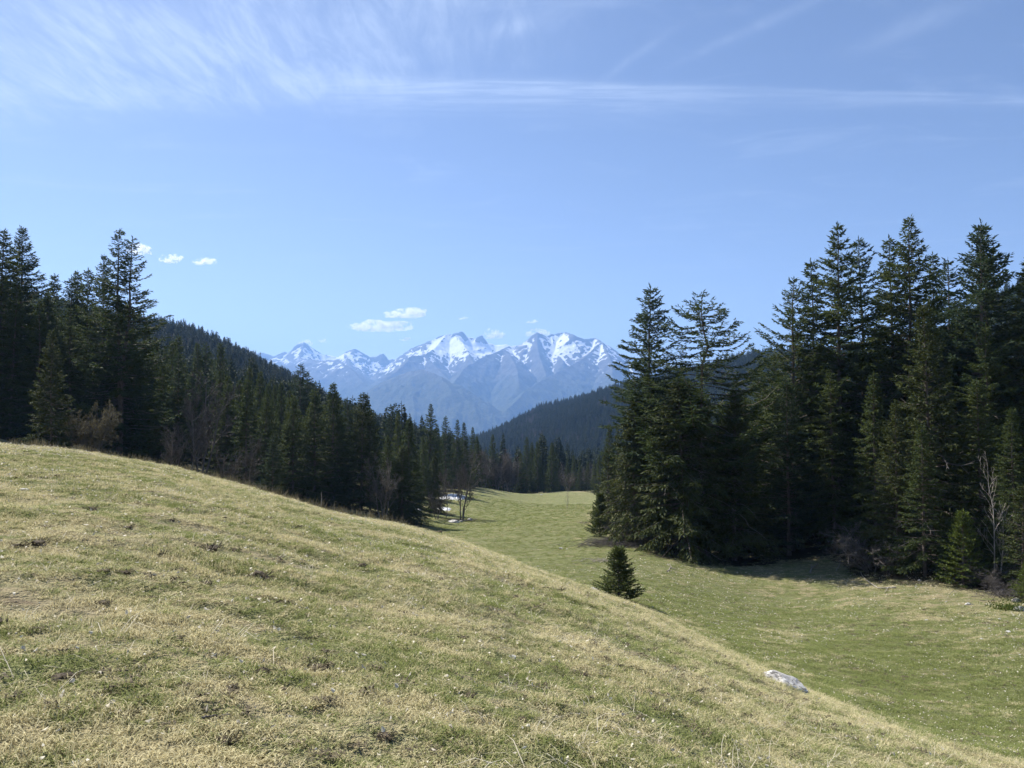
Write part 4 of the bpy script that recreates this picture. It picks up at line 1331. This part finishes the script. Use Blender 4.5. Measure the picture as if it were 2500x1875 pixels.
FAR = [far_tree(101 + k, k % 3 == 0) for k in range(7)] + [far_bare(130), far_bare(131)]
far_wood('hillside_forest', 'dense conifer forest on the near hill behind the ridge wood', -350, 1120, 190, 800, 7500, 0.95)
far_wood('hillside_forest', 'dense conifer forest covering the hill beyond the far meadow', 1080, 2750, 300, 1850, 30000, 0.85)


# ------------------------------------------------------------------ rocks, clods, sticks, snow
def rock_mesh(seed, sx, sy, sz, mat, rough=0.35):
    import bmesh
    bm = bmesh.new()
    bmesh.ops.create_icosphere(bm, subdivisions=4, radius=1.0)
    me = bpy.data.meshes.new('boulder')
    bm.to_mesh(me)
    bm.free()
    n = len(me.vertices)
    co = np.empty(n * 3, np.float32)
    me.vertices.foreach_get('co', co)
    co = co.reshape(-1, 3).astype(float)
    r = np.random.default_rng(seed)
    d = np.ones(n)
    for _ in range(9):                    # broken faces
        v = r.normal(size=3)
        v /= np.linalg.norm(v)
        c = r.uniform(0.55, 0.85)
        q = co @ v
        d = np.minimum(d, np.where(q > 1e-3, c / np.maximum(q, 1e-3), 9))
    co = co * d[:, None]
    co = co * (1 + rough * 0.35 * fbm(co[:, 0] * 2 + co[:, 2] * 1.7 + seed, co[:, 1] * 2 - co[:, 2], 4, seed))[:, None]
    co = co * (sx, sy, sz)
    me.vertices.foreach_set('co', co.astype(np.float32).ravel())
    me.materials.append(mat)
    me.update()
    return me


def put_rock(px, py, w_px, ratio, flat, seed, label, group=None, d=None, rotz=0.0, tilt=(0, 0)):
    if d is None:
        x, y, z = hit(px, py)
    else:
        x, y, z = on_ground(px, d)
    s = w_px / F_PX * y / 2
    o = link('boulder', rock_mesh(seed, s * 1.1, s * ratio, s * flat, M['rock']), loc=(x, y, z + s * flat * 0.12))
    o.rotation_euler = (tilt[0], tilt[1], rotz)
    tag(o, label, 'rock', group)


GRK = 'pale limestone boulders'
put_rock(1922, 1676, 108, 0.85, 0.5, 3, 'white cracked limestone boulder on the falling edge of the ridge', GRK, None, -0.2, (0.05, 0.30))
put_rock(1443, 1436, 34, 0.8, 0.6, 5, 'pale boulder beside the lone young spruce, outer one of two', GRK, 47.5)
put_rock(1462, 1438, 30, 0.8, 0.7, 7, 'pale boulder touching the lone young spruce', GRK, 47)
put_rock(1108, 1277, 26, 0.8, 0.55, 9, 'long pale boulder under the three-stemmed leafless tree', GRK)
put_rock(1146, 1269, 11, 0.9, 0.8, 11, 'small square boulder beside the long pale one under the leafless tree', GRK)
put_rock(1126, 1274, 9, 0.9, 0.7, 12, 'little stone between the long pale boulder and the square one', GRK)
put_rock(2366, 1477, 20, 0.8, 0.6, 13, 'small white rock in the grass below the yellow-green young spruce', GRK)
put_rock(2492, 1492, 34, 0.9, 0.7, 15, 'whitish rock half hidden by scrub below the wood edge', GRK)
put_rock(2480, 1468, 22, 0.9, 0.8, 16, 'dark-stained rock above the whitish one by the scrub', GRK)
put_rock(186, 1868, 40, 0.8, 0.35, 17, 'flat grey stone sunk in the grass on the near slope', GRK)
put_rock(1252, 1607, 20, 0.8, 0.8, 18, 'small pale stone alone on the middle of the ridge slope', GRK)
put_rock(56, 1198, 24, 0.8, 0.4, 19, 'pale flat stone on the upper ridge slope', GRK)
for k, (px, py, w) in enumerate([(2245, 1420, 9), (2236, 1432, 7), (2462, 1543, 13), (2440, 1512, 8), (2262, 1515, 10), (2395, 1560, 9), (2415, 1535, 8), (2310, 1470, 6), (2225, 1570, 7), (2490, 1600, 8), (1370, 1340, 10), (1384, 1341, 6), (1322, 1208, 5)]):
    put_rock(px, py, w, 0.7, 0.45, 30 + k, 'pale pebble-sized stone %s' % ('in the far meadow grass' if px < 1400 else 'below the dark low spruce of the wood edge' if px < 2290 else 'around the small white rock below the young spruce'), 'small stones in the hollow')


CLODS = []


def clod(px, py, w, seed, label, group):
    x, y, z = hit(px, py)
    s = w / F_PX * y / 2
    r = np.random.default_rng(seed)
    CLODS.append((x, y, s))
    e = link('soil_clod', None, loc=(x, y, z))
    link('soil', rock_mesh(seed, s * 0.9, s * 0.9, s * 0.42, M['soil'], 1.2), e)
    n = 60
    a = r.random(n) * 6.283
    q = np.sqrt(r.random(n)) * s * 0.95
    b = np.stack([np.cos(a) * q, np.sin(a) * q, np.full(n, s * 0.12)], 1)
    V, Q = sprays(b, np.stack([np.cos(a), np.sin(a), r.uniform(0, 1.2, n)], 1), s * r.uniform(0.3, 0.8, n), s * r.uniform(0.02, 0.05, n) + 0.002, r)
    link('dead_grass', mesh_quads('dead_grass', V, Q, M['stalk'], False, {'var': np.repeat(r.random(n), 4)}), e)
    tag(e, label, 'clod', group)


for k, (px, py, w) in enumerate([(219, 1245, 36), (632, 1411, 62), (90, 1330, 48), (40, 1336, 34), (512, 1344, 58), (395, 1350, 34), (575, 1346, 28), (310, 1289, 26), (250, 1397, 34), (305, 1400, 36), (252, 1475, 34), (372, 1462, 30), (440, 1395, 28),
                                 (505, 1425, 26), (305, 1752, 50), (150, 1660, 70), (245, 1695, 52), (780, 1630, 54), (1145, 1700, 32), (690, 1690, 46), (548, 1815, 62), (880, 1382, 30), (1070, 1300, 20), (1360, 1445, 38), (1310, 1450, 24), (1255, 1458, 18), (1925, 1722, 22), (1930, 1755, 26),
                                 (640, 1640, 40), (560, 1690, 40), (940, 1800, 48), (1270, 1760, 36), (110, 1290, 30), (500, 1250, 18), (420, 1270, 16), (720, 1290, 22), (980, 1500, 26), (1130, 1560, 26), (1420, 1650, 30), (1560, 1760, 40), (1700, 1690, 24), (430, 1560, 34)]):
    clod(px, py, w, 300 + k, '%s dark clod of dead grass %s' % ('big' if w > 45 else 'middling' if w > 29 else 'small',
         'on the near slope by the brown twig' if py > 1590 and px < 1000 else 'short of the white cracked boulder' if py > 1590 else 'close to the lone young spruce' if px > 1200
         else 'on the slope under the olive spruce' if px < 330 else 'on the slope under the wooden stake' if px > 640 else 'on the slope below the fan-shaped bare tree'), 'dark clods on the ridge')


# ---- grass
def clump(seed, n, length, lean, width, rad_):
    r = np.random.default_rng(seed)
    a = r.random(n) * 6.283
    o = np.stack([np.cos(a), np.sin(a), np.zeros(n)], 1) * (rad_ * np.sqrt(r.random(n)))[:, None]
    a2 = r.random(n) * 6.283
    L = length * r.uniform(0.5, 1.3, n)
    out = np.stack([np.cos(a2), np.sin(a2), np.zeros(n)], 1)
    ln = np.clip(r.normal(lean, 0.3, n), 0.05, 1.35)
    side = np.cross(out, (0, 0, 1.0)) * (width * r.uniform(0.6, 1.4, n))[:, None]
    up = np.array([0, 0, 1.0])
    p0 = o - up * 0.01
    p1 = o + out * (L * 0.5 * np.sin(ln * 0.7))[:, None] + up * (L * 0.5 * np.cos(ln * 0.7))[:, None]
    p2 = p1 + out * (L * 0.5 * np.sin(ln * 1.3))[:, None] + up * (L * 0.5 * np.cos(ln * 1.3))[:, None]
    V = np.stack([p0 - side, p0 + side, p1 + side * 0.8, p1 - side * 0.8, p2 + side * 0.15, p2 - side * 0.15], 1).reshape(-1, 3)
    b = np.arange(n)[:, None] * 6
    Q = np.concatenate([b + [0, 1, 2, 3], b + [3, 2, 4, 5]])
    return V, Q


def slope_rot(x, y, n):
    e = 0.25
    gx = (base_h(x + e, y) - base_h(x - e, y)) / (2 * e)
    gy = (base_h(x, y + e) - base_h(x, y - e)) / (2 * e)
    return np.stack([np.arctan(gy) * 0.7, -np.arctan(gx) * 0.7, rng.random(n) * 6.283], 1)


def build_grass():
    prot = []
    for k in range(6):
        V, Q = clump(200 + k, 34, 0.055, 1.2, 0.0024, 0.085)
        prot.append(mesh_quads('short_clump', V, Q, M['grass']))
    for k in range(3):
        V, Q = clump(220 + k, 9, 0.075, 0.4, 0.0024, 0.04)
        prot.append(mesh_quads('upright_clump', V, Q, M['grass']))
    for k in range(2):
        V, Q = clump(230 + k, 30, 0.10, 1.3, 0.0022, 0.12)
        prot.append(mesh_quads('matted_clump', V, Q, M['grass']))
    n = 150000
    x, y, r, th = sector(n, 2.4, 62, p=1.0)
    rt = np.interp(th, R_TH, R_R)
    dens = fbm(x / 0.7, y / 0.7, 2, 91)
    keep = (rng.random(n) < (0.72 + 0.8 * dens) * (1 - 0.8 * sm(r, 34, 62)))
    for cx, cy, cs in CLODS:
        keep &= (x - cx) ** 2 + (y - cy) ** 2 > (cs * 0.85) ** 2
    x, y, r, rt = x[keep], y[keep], r[keep], rt[keep]
    n = len(x)
    z = ground(x, y)
    s = (0.75 + 0.045 * r) * rng.uniform(0.7, 1.3, n)
    hgt = 0.42 + 0.62 * np.clip(fbm(x / 1.6, y / 1.6, 3, 95) + 0.35, 0, 1)
    scl = np.stack([s, s, s * hgt * (0.9 - 0.25 * sm(r, 20, 60))], 1)
    idx = np.where(rng.random(n) < 0.76, rng.integers(0, 6, n), np.where(rng.random(n) < 0.35, rng.integers(6, 9, n), rng.integers(9, 11, n)))
    instancer('pasture_grass', np.stack([x, y, z], 1), slope_rot(x, y, n), scl, idx, prot, 'short dry and green pasture grass covering the ridge and hollow', 'grass', lushness(x, y))
    # tufts of the hollow, seen from afar
    n = 60000
    x, y, r, th = sector(n, 36, 190, -13, 37, p=1.0)
    rt = np.interp(th, R_TH, R_R)
    md = np.full(n, 99.0)
    pts = np.array(TREES)
    for k in range(0, n, 20000):
        md[k:k + 20000] = np.sqrt(((np.stack([x, y], 1)[k:k + 20000, None] - pts[None]) ** 2).sum(-1).min(1))
    keep = (r > rt * 1.05) & (md > 2.5) & (fbm(x / 2.5, y / 1.2, 3, 97) > -0.25)
    x, y, r = x[keep], y[keep], r[keep]
    n = len(x)
    s = (1.0 + 0.022 * r) * rng.uniform(0.6, 1.3, n)
    instancer('hollow_grass', np.stack([x, y, ground(x, y)], 1), slope_rot(x, y, n), np.stack([s, s, s * rng.uniform(0.4, 1.0, n)], 1), rng.integers(0, 6, n), prot, 'short green and straw grass on the floor of the hollow', 'grass', lushness(x, y))
    # taller dead grass along the crest
    prot = []
    for k in range(3):
        V, Q = clump(240 + k, 12, 0.46, 0.4, 0.011, 0.14)
        prot.append(mesh_quads('tall_clump', V, Q, M['stalk'], False, {'var': np.random.default_rng(k).random(len(V))}))
    n = 800
    px = rng.uniform(-60, 1000, n)
    th = np.arctan((px - 1250) / F_PX)
    rt = np.interp(th, R_TH, R_R)
    r = rt * (1.03 + 0.20 * rng.random(n) ** 1.3)
    x, y = r * np.sin(th), r * np.cos(th)
    keep = fbm(x / 2.0, y / 2.0, 2, 99) > -0.12 + 0.35 * sm(px, 900, 1400)
    x, y = x[keep], y[keep]
    n = len(x)
    s = rng.uniform(0.5, 1.35, n)
    instancer('crest_grass', np.stack([x, y, ground(x, y)], 1), slope_rot(x, y, n) * (0.5, 0.5, 1), np.stack([s, s, s], 1), rng.integers(0, 3, n), prot, 'tall withered grass fringing the crest of the ridge', 'grass')
    # withered dark rosettes and bits of turned soil
    prot = []
    for k in range(4):
        V, Q = clump(280 + k, 18, 0.045, 1.3, 0.006, 0.06)
        prot.append(mesh_quads('rosette', V, Q, M['rosette']))
    n = 6500
    x, y, r, th = sector(n, 3.2, 60, p=1.4)
    keep = fbm(x / 2, y / 2, 3, 121) > 0.02
    x, y, r = x[keep], y[keep], r[keep]
    n = len(x)
    s = rng.uniform(0.4, 1.25, n) * (0.9 + 0.03 * r)
    instancer('withered_rosettes', np.stack([x, y, ground(x, y) + 0.03], 1), slope_rot(x, y, n), np.stack([s, s, s * 0.45], 1), rng.integers(0, 4, n), prot, 'dark withered leaf rosettes dotted through the pasture', 'dead plants')
    # long bent straws lying on the turf
    prot = []
    for k in range(3):
        V, Q = clump(290 + k, 3, 0.30, 1.3, 0.0022, 0.06)
        prot.append(mesh_quads('straw', V, Q, M['flake'], False, {'var': np.full(len(V), 0.25)}))
    n = 2600
    x, y, r, th = sector(n, 3.0, 34, p=1.3)
    keep = fbm(x / 2.5, y / 2.5, 2, 131) > -0.05
    x, y, r = x[keep], y[keep], r[keep]
    n = len(x)
    s = rng.uniform(0.5, 1.3, n)
    instancer('fallen_straw', np.stack([x, y, ground(x, y) + 0.02], 1), slope_rot(x, y, n), np.stack([s, s, s * 0.7], 1), rng.integers(0, 3, n), prot, 'long bleached grass stalks lying bent over the turf', 'straw')
    # bleached leaves
    prot = []
    for k in range(4):
        r_ = np.random.default_rng(260 + k)
        a = np.arange(6) / 6 * 6.283
        rr = np.array([1, .7, .6, 1, .7, .6]) * r_.uniform(0.7, 1.2, 6)
        V = np.stack([np.cos(a) * rr * 0.028, np.sin(a) * rr * 0.017, r_.normal(0.012, 0.007, 6)], 1)
        prot.append(mesh_quads('leaf', V, np.array([[0, 1, 2, 3], [3, 4, 5, 0]]), M['flake'], False, {'var': np.full(6, r_.random())}))
    n = 34000
    x, y, r, th = sector(n, 2.8, 75, p=1.4)
    keep = fbm(x / 3, y / 3, 3, 105) > -0.15
    x, y, r = x[keep], y[keep], r[keep]
    n = len(x)
    s = rng.uniform(0.3, 1.0, n) ** 1.5 * (0.75 + 0.03 * r)
    rot = np.stack([rng.normal(0, 0.5, n), rng.normal(0, 0.5, n), rng.random(n) * 6.28], 1)
    instancer('leaf_litter', np.stack([x, y, ground(x, y) + 0.035 + 0.0014 * r], 1), rot, np.stack([s, s, s], 1), rng.integers(0, 4, n), prot, 'bleached fallen leaves scattered over the pasture', 'leaves')


build_grass()


def stick(name, pts, r0, mat, label, cat, group=None, lift=0.05, forks=()):
    P = []
    for (px, py) in pts:
        x, y, z = hit(px, py)
        P.append((x, y, z + lift))
    P = np.array(P)
    o = P[0].copy()
    t = np.linspace(0, len(P) - 1, 14)
    C = np.stack([np.interp(t, np.arange(len(P)), P[:, c]) for c in range(3)], 1)
    C += np.random.default_rng(len(pts) + int(pts[0][0])).normal(0, r0 * 0.5, C.shape)
    parts = [tubes((C - o)[None], (r0 * np.linspace(1, 0.35, 14))[None], 5)]
    for f in forks:
        Fp = np.array([hit(px, py) for (px, py) in f]) + (0, 0, lift * 1.5)
        t = np.linspace(0, len(Fp) - 1, 6)
        Cf = np.stack([np.interp(t, np.arange(len(Fp)), Fp[:, c]) for c in range(3)], 1)
        parts.append(tubes((Cf - o)[None], (r0 * np.linspace(0.7, 0.3, 6))[None], 5))
    V, Q = join(parts)
    ob = link(name, mesh_quads(name, V, Q, mat, True), loc=o)
    tag(ob, label, cat, group)


GF = 'fallen branches below the wood'
stick('fallen_branch', [(2188, 1437), (2165, 1438), (2150, 1441), (2130, 1430), (2112, 1417), (2100, 1400)], 0.06, M['pale_twig'], 'long bleached fallen branch curving over the tan slope', 'branch', GF, 0.07, [[(2168, 1438), (2160, 1450)]])
stick('fallen_branch', [(1978, 1402), (1982, 1390), (1981, 1377)], 0.07, M['pale_twig'], 'short forked branch lying in the fringe of shade', 'branch', GF, 0.08, [[(1982, 1390), (1998, 1379)]])
stick('fallen_branch', [(2042, 1395), (2050, 1382), (2051, 1370)], 0.045, M['pale_twig'], 'thin pale branch lying between the forked and the long one', 'branch', GF, 0.06)
stick('fallen_branch', [(1628, 1398), (1640, 1388), (1630, 1378)], 0.05, M['pale_twig'], 'crooked pale branch under the wide hanging spruce', 'branch', GF, 0.06, [[(1636, 1391), (1650, 1392)]])
stick('fallen_branch', [(492, 1772), (520, 1766), (562, 1762)], 0.008, M['grey_bark'], 'short brown twig lying on the near grass slope', 'branch', GF, 0.04)


def heap(px, py, w_m, h_m, n, seed, mat, label):
    x, y, z = hit(px, py)
    r = np.random.default_rng(seed)
    PP, RR = [], []
    for k in range(n):
        a = r.random() * 6.283
        c = np.array([r.normal(0, w_m * 0.35), r.normal(0, w_m * 0.25), r.random() * h_m * 0.5])
        d = np.array([math.cos(a), math.sin(a) * 0.6, r.uniform(-0.2, 0.7)])
        L = r.uniform(0.5, 1.3) * w_m * 0.5
        s = np.linspace(-0.5, 0.5, 6)
        P = c + np.outer(s * L, d) + np.outer(-(s ** 2) * L * 0.8 + 0.1, (0, 0, 1))
        P[:, 2] = np.maximum(P[:, 2], 0.0 + 0.02)
        P[:, 2] += ground(x + P[:, 0], y + P[:, 1]) - z
        PP.append(P)
        RR.append(np.linspace(1, 0.4, 6) * r.uniform(0.008, 0.025))
    V, Q = tubes(np.array(PP), np.array(RR), 3)
    tag(link('brush_heap', mesh_quads('brush_heap', V, Q, mat, True), loc=(x, y, z)), label, 'brushwood', 'heaps of dead brushwood')


heap(2110, 1300, 4.2, 2.2, 240, 61, M['twig'], 'reddish heap of dead brushwood at the wood edge')
heap(2125, 1290, 3.4, 2.6, 40, 63, M['pale_twig'], 'pale arching dead boughs sticking out of the brushwood heap')
heap(1490, 1330, 5.0, 0.8, 320, 65, M['twig'], 'low pinkish litter of cut brushwood in front of the grey thicket')
heap(1470, 1372, 2.6, 0.25, 70, 67, M['pale_twig'], 'scattered pale wood chips and sticks above the lone young spruce')
heap(2460, 1460, 3.0, 0.9, 120, 69, M['twig'], 'tangle of brown scrub stems near the whitish rock')


def scrub(px, py, w, seed, label):
    x, y, z = hit(px, py)
    r = np.random.default_rng(seed)
    n = 900
    b = np.stack([r.normal(0, w * 0.4, n), r.normal(0, w * 0.3, n), np.abs(r.normal(0.12, 0.16, n))], 1)
    b[:, 2] += ground(x + b[:, 0], y + b[:, 1]) - z
    V, Q = sprays(b, r.normal(size=(n, 3)) + (0, 0, 0.6), r.uniform(0.08, 0.2, n), r.uniform(0.02, 0.05, n), r)
    tag(link('low_scrub', mesh_quads('low_scrub', V, Q, M['young'], False, {'var': np.repeat(r.random(n), 4)}), loc=(x, y, z)), label, 'scrub')


scrub(2468, 1490, 1.6, 71, 'pale green leafy scrub around the whitish rock')


def snow_patch(px, py, w_px, len_m, seed, label):
    x, y, z = hit(px, py)
    w = w_px / F_PX * y
    n = 48
    u, v = np.meshgrid(np.linspace(-1, 1, n), np.linspace(-1, 1, n), indexing='ij')
    X, Y = x + u * w / 2 * 1.2, y + v * len_m / 2 * 1.2
    e = 1 - np.hypot(u, v) + 0.55 * fbm(u * 2.2 + seed, v * 2.2, 4, seed)
    Z = ground(X, Y) + np.clip(e, -0.6, 0.5) * 0.5
    V = np.stack([X - x, Y - y, Z - z], -1).reshape(-1, 3)
    i, j = np.meshgrid(np.arange(n - 1), np.arange(n - 1), indexing='ij')
    Q = np.stack([i * n + j, (i + 1) * n + j, (i + 1) * n + j + 1, i * n + j + 1], -1).reshape(-1, 4)
    ec = e.reshape(-1)
    Q = Q[(ec[Q] > -0.12).any(1)]
    used, inv = np.unique(Q, return_inverse=True)
    tag(link('snow_patch', mesh_quads('snow_patch', V[used], inv.reshape(-1, 4), M['snow'], True), loc=(x, y, z)), label, 'snow', 'leftover snow patches')


snow_patch(1106, 1214, 52, 12, 5, 'larger leftover snow patch behind the leafless trees')
snow_patch(1085, 1243, 30, 5, 9, 'small lower snow patch at the foot of the leafless trees')
snow_patch(1012, 1246, 26, 6, 12, 'snow remnant tucked under the last front spruce')


def stake(px, d, top_py):
    x, y, z = on_ground(px, d)
    h = at(px, top_py, d)[2] - z
    e = link('fence_stake', None, loc=(x, y, z))
    s = np.linspace(-0.3, h, 8)
    P = np.stack([0.012 * np.sin(s * 3), 0.01 * np.cos(s * 2), s], 1)
    V, Q = tubes(P[None], np.array([[0.026, 0.026, 0.025, 0.025, 0.024, 0.024, 0.022, 0.012]]), 7)
    link('post', mesh_quads('post', V, Q, M['pale_twig'], True), e)
    P = np.array([[[-0.05, 0, h * 0.72], [0.0, -0.03, h * 0.72], [0.05, 0, h * 0.72]]])
    V, Q = tubes(P, np.array([[0.014, 0.02, 0.014]]), 6)
    link('insulator', mesh_quads('insulator', V, Q, M['bark'], True), e)
    tag(e, 'thin weathered wooden stake with insulator on the crest of the ridge', 'stake')


stake(787, 45.5, 1201)


# ------------------------------------------------------------------ clouds (far outside the haze) and haze
def cloud_mat():
    m, nt, out = new_mat('cloud')
    tc = nt.node('ShaderNodeTexCoord')
    pos = tc.outputs['Object']
    n = nt.noise(pos, 0.0075, 6, 0.68)
    a = nt.node('ShaderNodeNewGeometry')
    d = nt.sstep(n, 0.49, 0.62, 0.0, 0.018)
    v = nt.node('ShaderNodeVolumePrincipled')
    v.inputs['Color'].default_value = (1, 1, 1, 1)
    v.inputs['Anisotropy'].default_value = 0.3
    nt.l.new(d, v.inputs['Density'])
    nt.l.new(v.outputs[0], out.inputs['Volume'])
    return m


CM = cloud_mat()


def cloud(px, py, w_px, h_px, seed, label):
    import bmesh
    d = 19000.0
    c = at(px, py, d)
    r = np.random.default_rng(seed)
    w, h = w_px / F_PX * d, h_px / F_PX * d
    bm = bmesh.new()
    bmesh.ops.create_icosphere(bm, subdivisions=4, radius=1.0)
    me = bpy.data.meshes.new('cloud')
    bm.to_mesh(me)
    bm.free()
    n = len(me.vertices)
    co = np.empty(n * 3, np.float32)
    me.vertices.foreach_get('co', co)
    co = co.reshape(-1, 3).astype(float)
    f = 1 + 0.75 * fbm(co[:, 0] * 2.2 + seed, co[:, 2] * 1.8 + co[:, 1] * 1.1, 4, seed)
    co = co * f[:, None] * (w * 0.55, w * 0.35, h * 0.6)
    low = -h * 0.22
    co[:, 2] = np.where(co[:, 2] < low, low + (co[:, 2] - low) * 0.3, co[:, 2])
    me.vertices.foreach_set('co', co.astype(np.float32).ravel())
    me.polygons.foreach_set('use_smooth', np.ones(len(me.polygons), bool))
    me.materials.append(CM)
    me.update()
    o = link('cloud', me, loc=tuple(c))
    tag(o, label, 'cloud', 'small fair-weather clouds')


for a in [(925, 799, 124, 26, 1, 'long flat white cloud above the saddle of the snowy range'), (995, 768, 92, 22, 2, 'white cloud hanging above the long flat one'),
          (419, 634, 48, 26, 3, 'small ragged cloud next to the twin-topped spruce'), (495, 641, 54, 16, 4, 'small flat cloud, outer one of the pair past the twin-topped spruce'),
          (1205, 820, 44, 24, 5, 'cloud puff resting on the highest snowy peak'), (745, 837, 34, 18, 6, 'cloud cap on the isolated rocky summit'),
          (340, 612, 60, 26, 7, 'faint cloud shred touching the twin-topped spruce'), (1302, 786, 26, 9, 8, 'faint cloud wisp above the dark pointed peak'), (790, 832, 20, 14, 9, 'tiny cloud scrap beside the isolated rocky summit'),
          (1132, 777, 22, 9, 10, 'tiny wisp above the highest snowy peak'), (1320, 816, 50, 22, 11, 'cloud behind the shoulder of the dark pointed peak'), (990, 829, 26, 10, 12, 'tiny shred under the long flat cloud')]:
    cloud(*a)


def build_haze():
    m, nt, out = new_mat('haze')
    v = nt.node('ShaderNodeVolumePrincipled')
    v.inputs['Color'].default_value = (0.29, 0.52, 0.95, 1)
    v.inputs['Density'].default_value = 8.4e-5
    v.inputs['Anisotropy'].default_value = 0.2
    nt.l.new(v.outputs[0], out.inputs['Volume'])
    lo, hi, s = min(LOWEST, MLOW) - 60, MTOP + 25, 15300.0
    V = np.array([(x, y, z) for z in (lo, hi) for y in (-s, s) for x in (-s, s)], float)
    Q = np.array([(0, 2, 3, 1), (4, 5, 7, 6), (0, 1, 5, 4), (2, 6, 7, 3), (0, 4, 6, 2), (1, 3, 7, 5)])
    o = link('haze', mesh_quads('haze', V, Q, m))
    tag(o, kind='stuff')


build_haze()
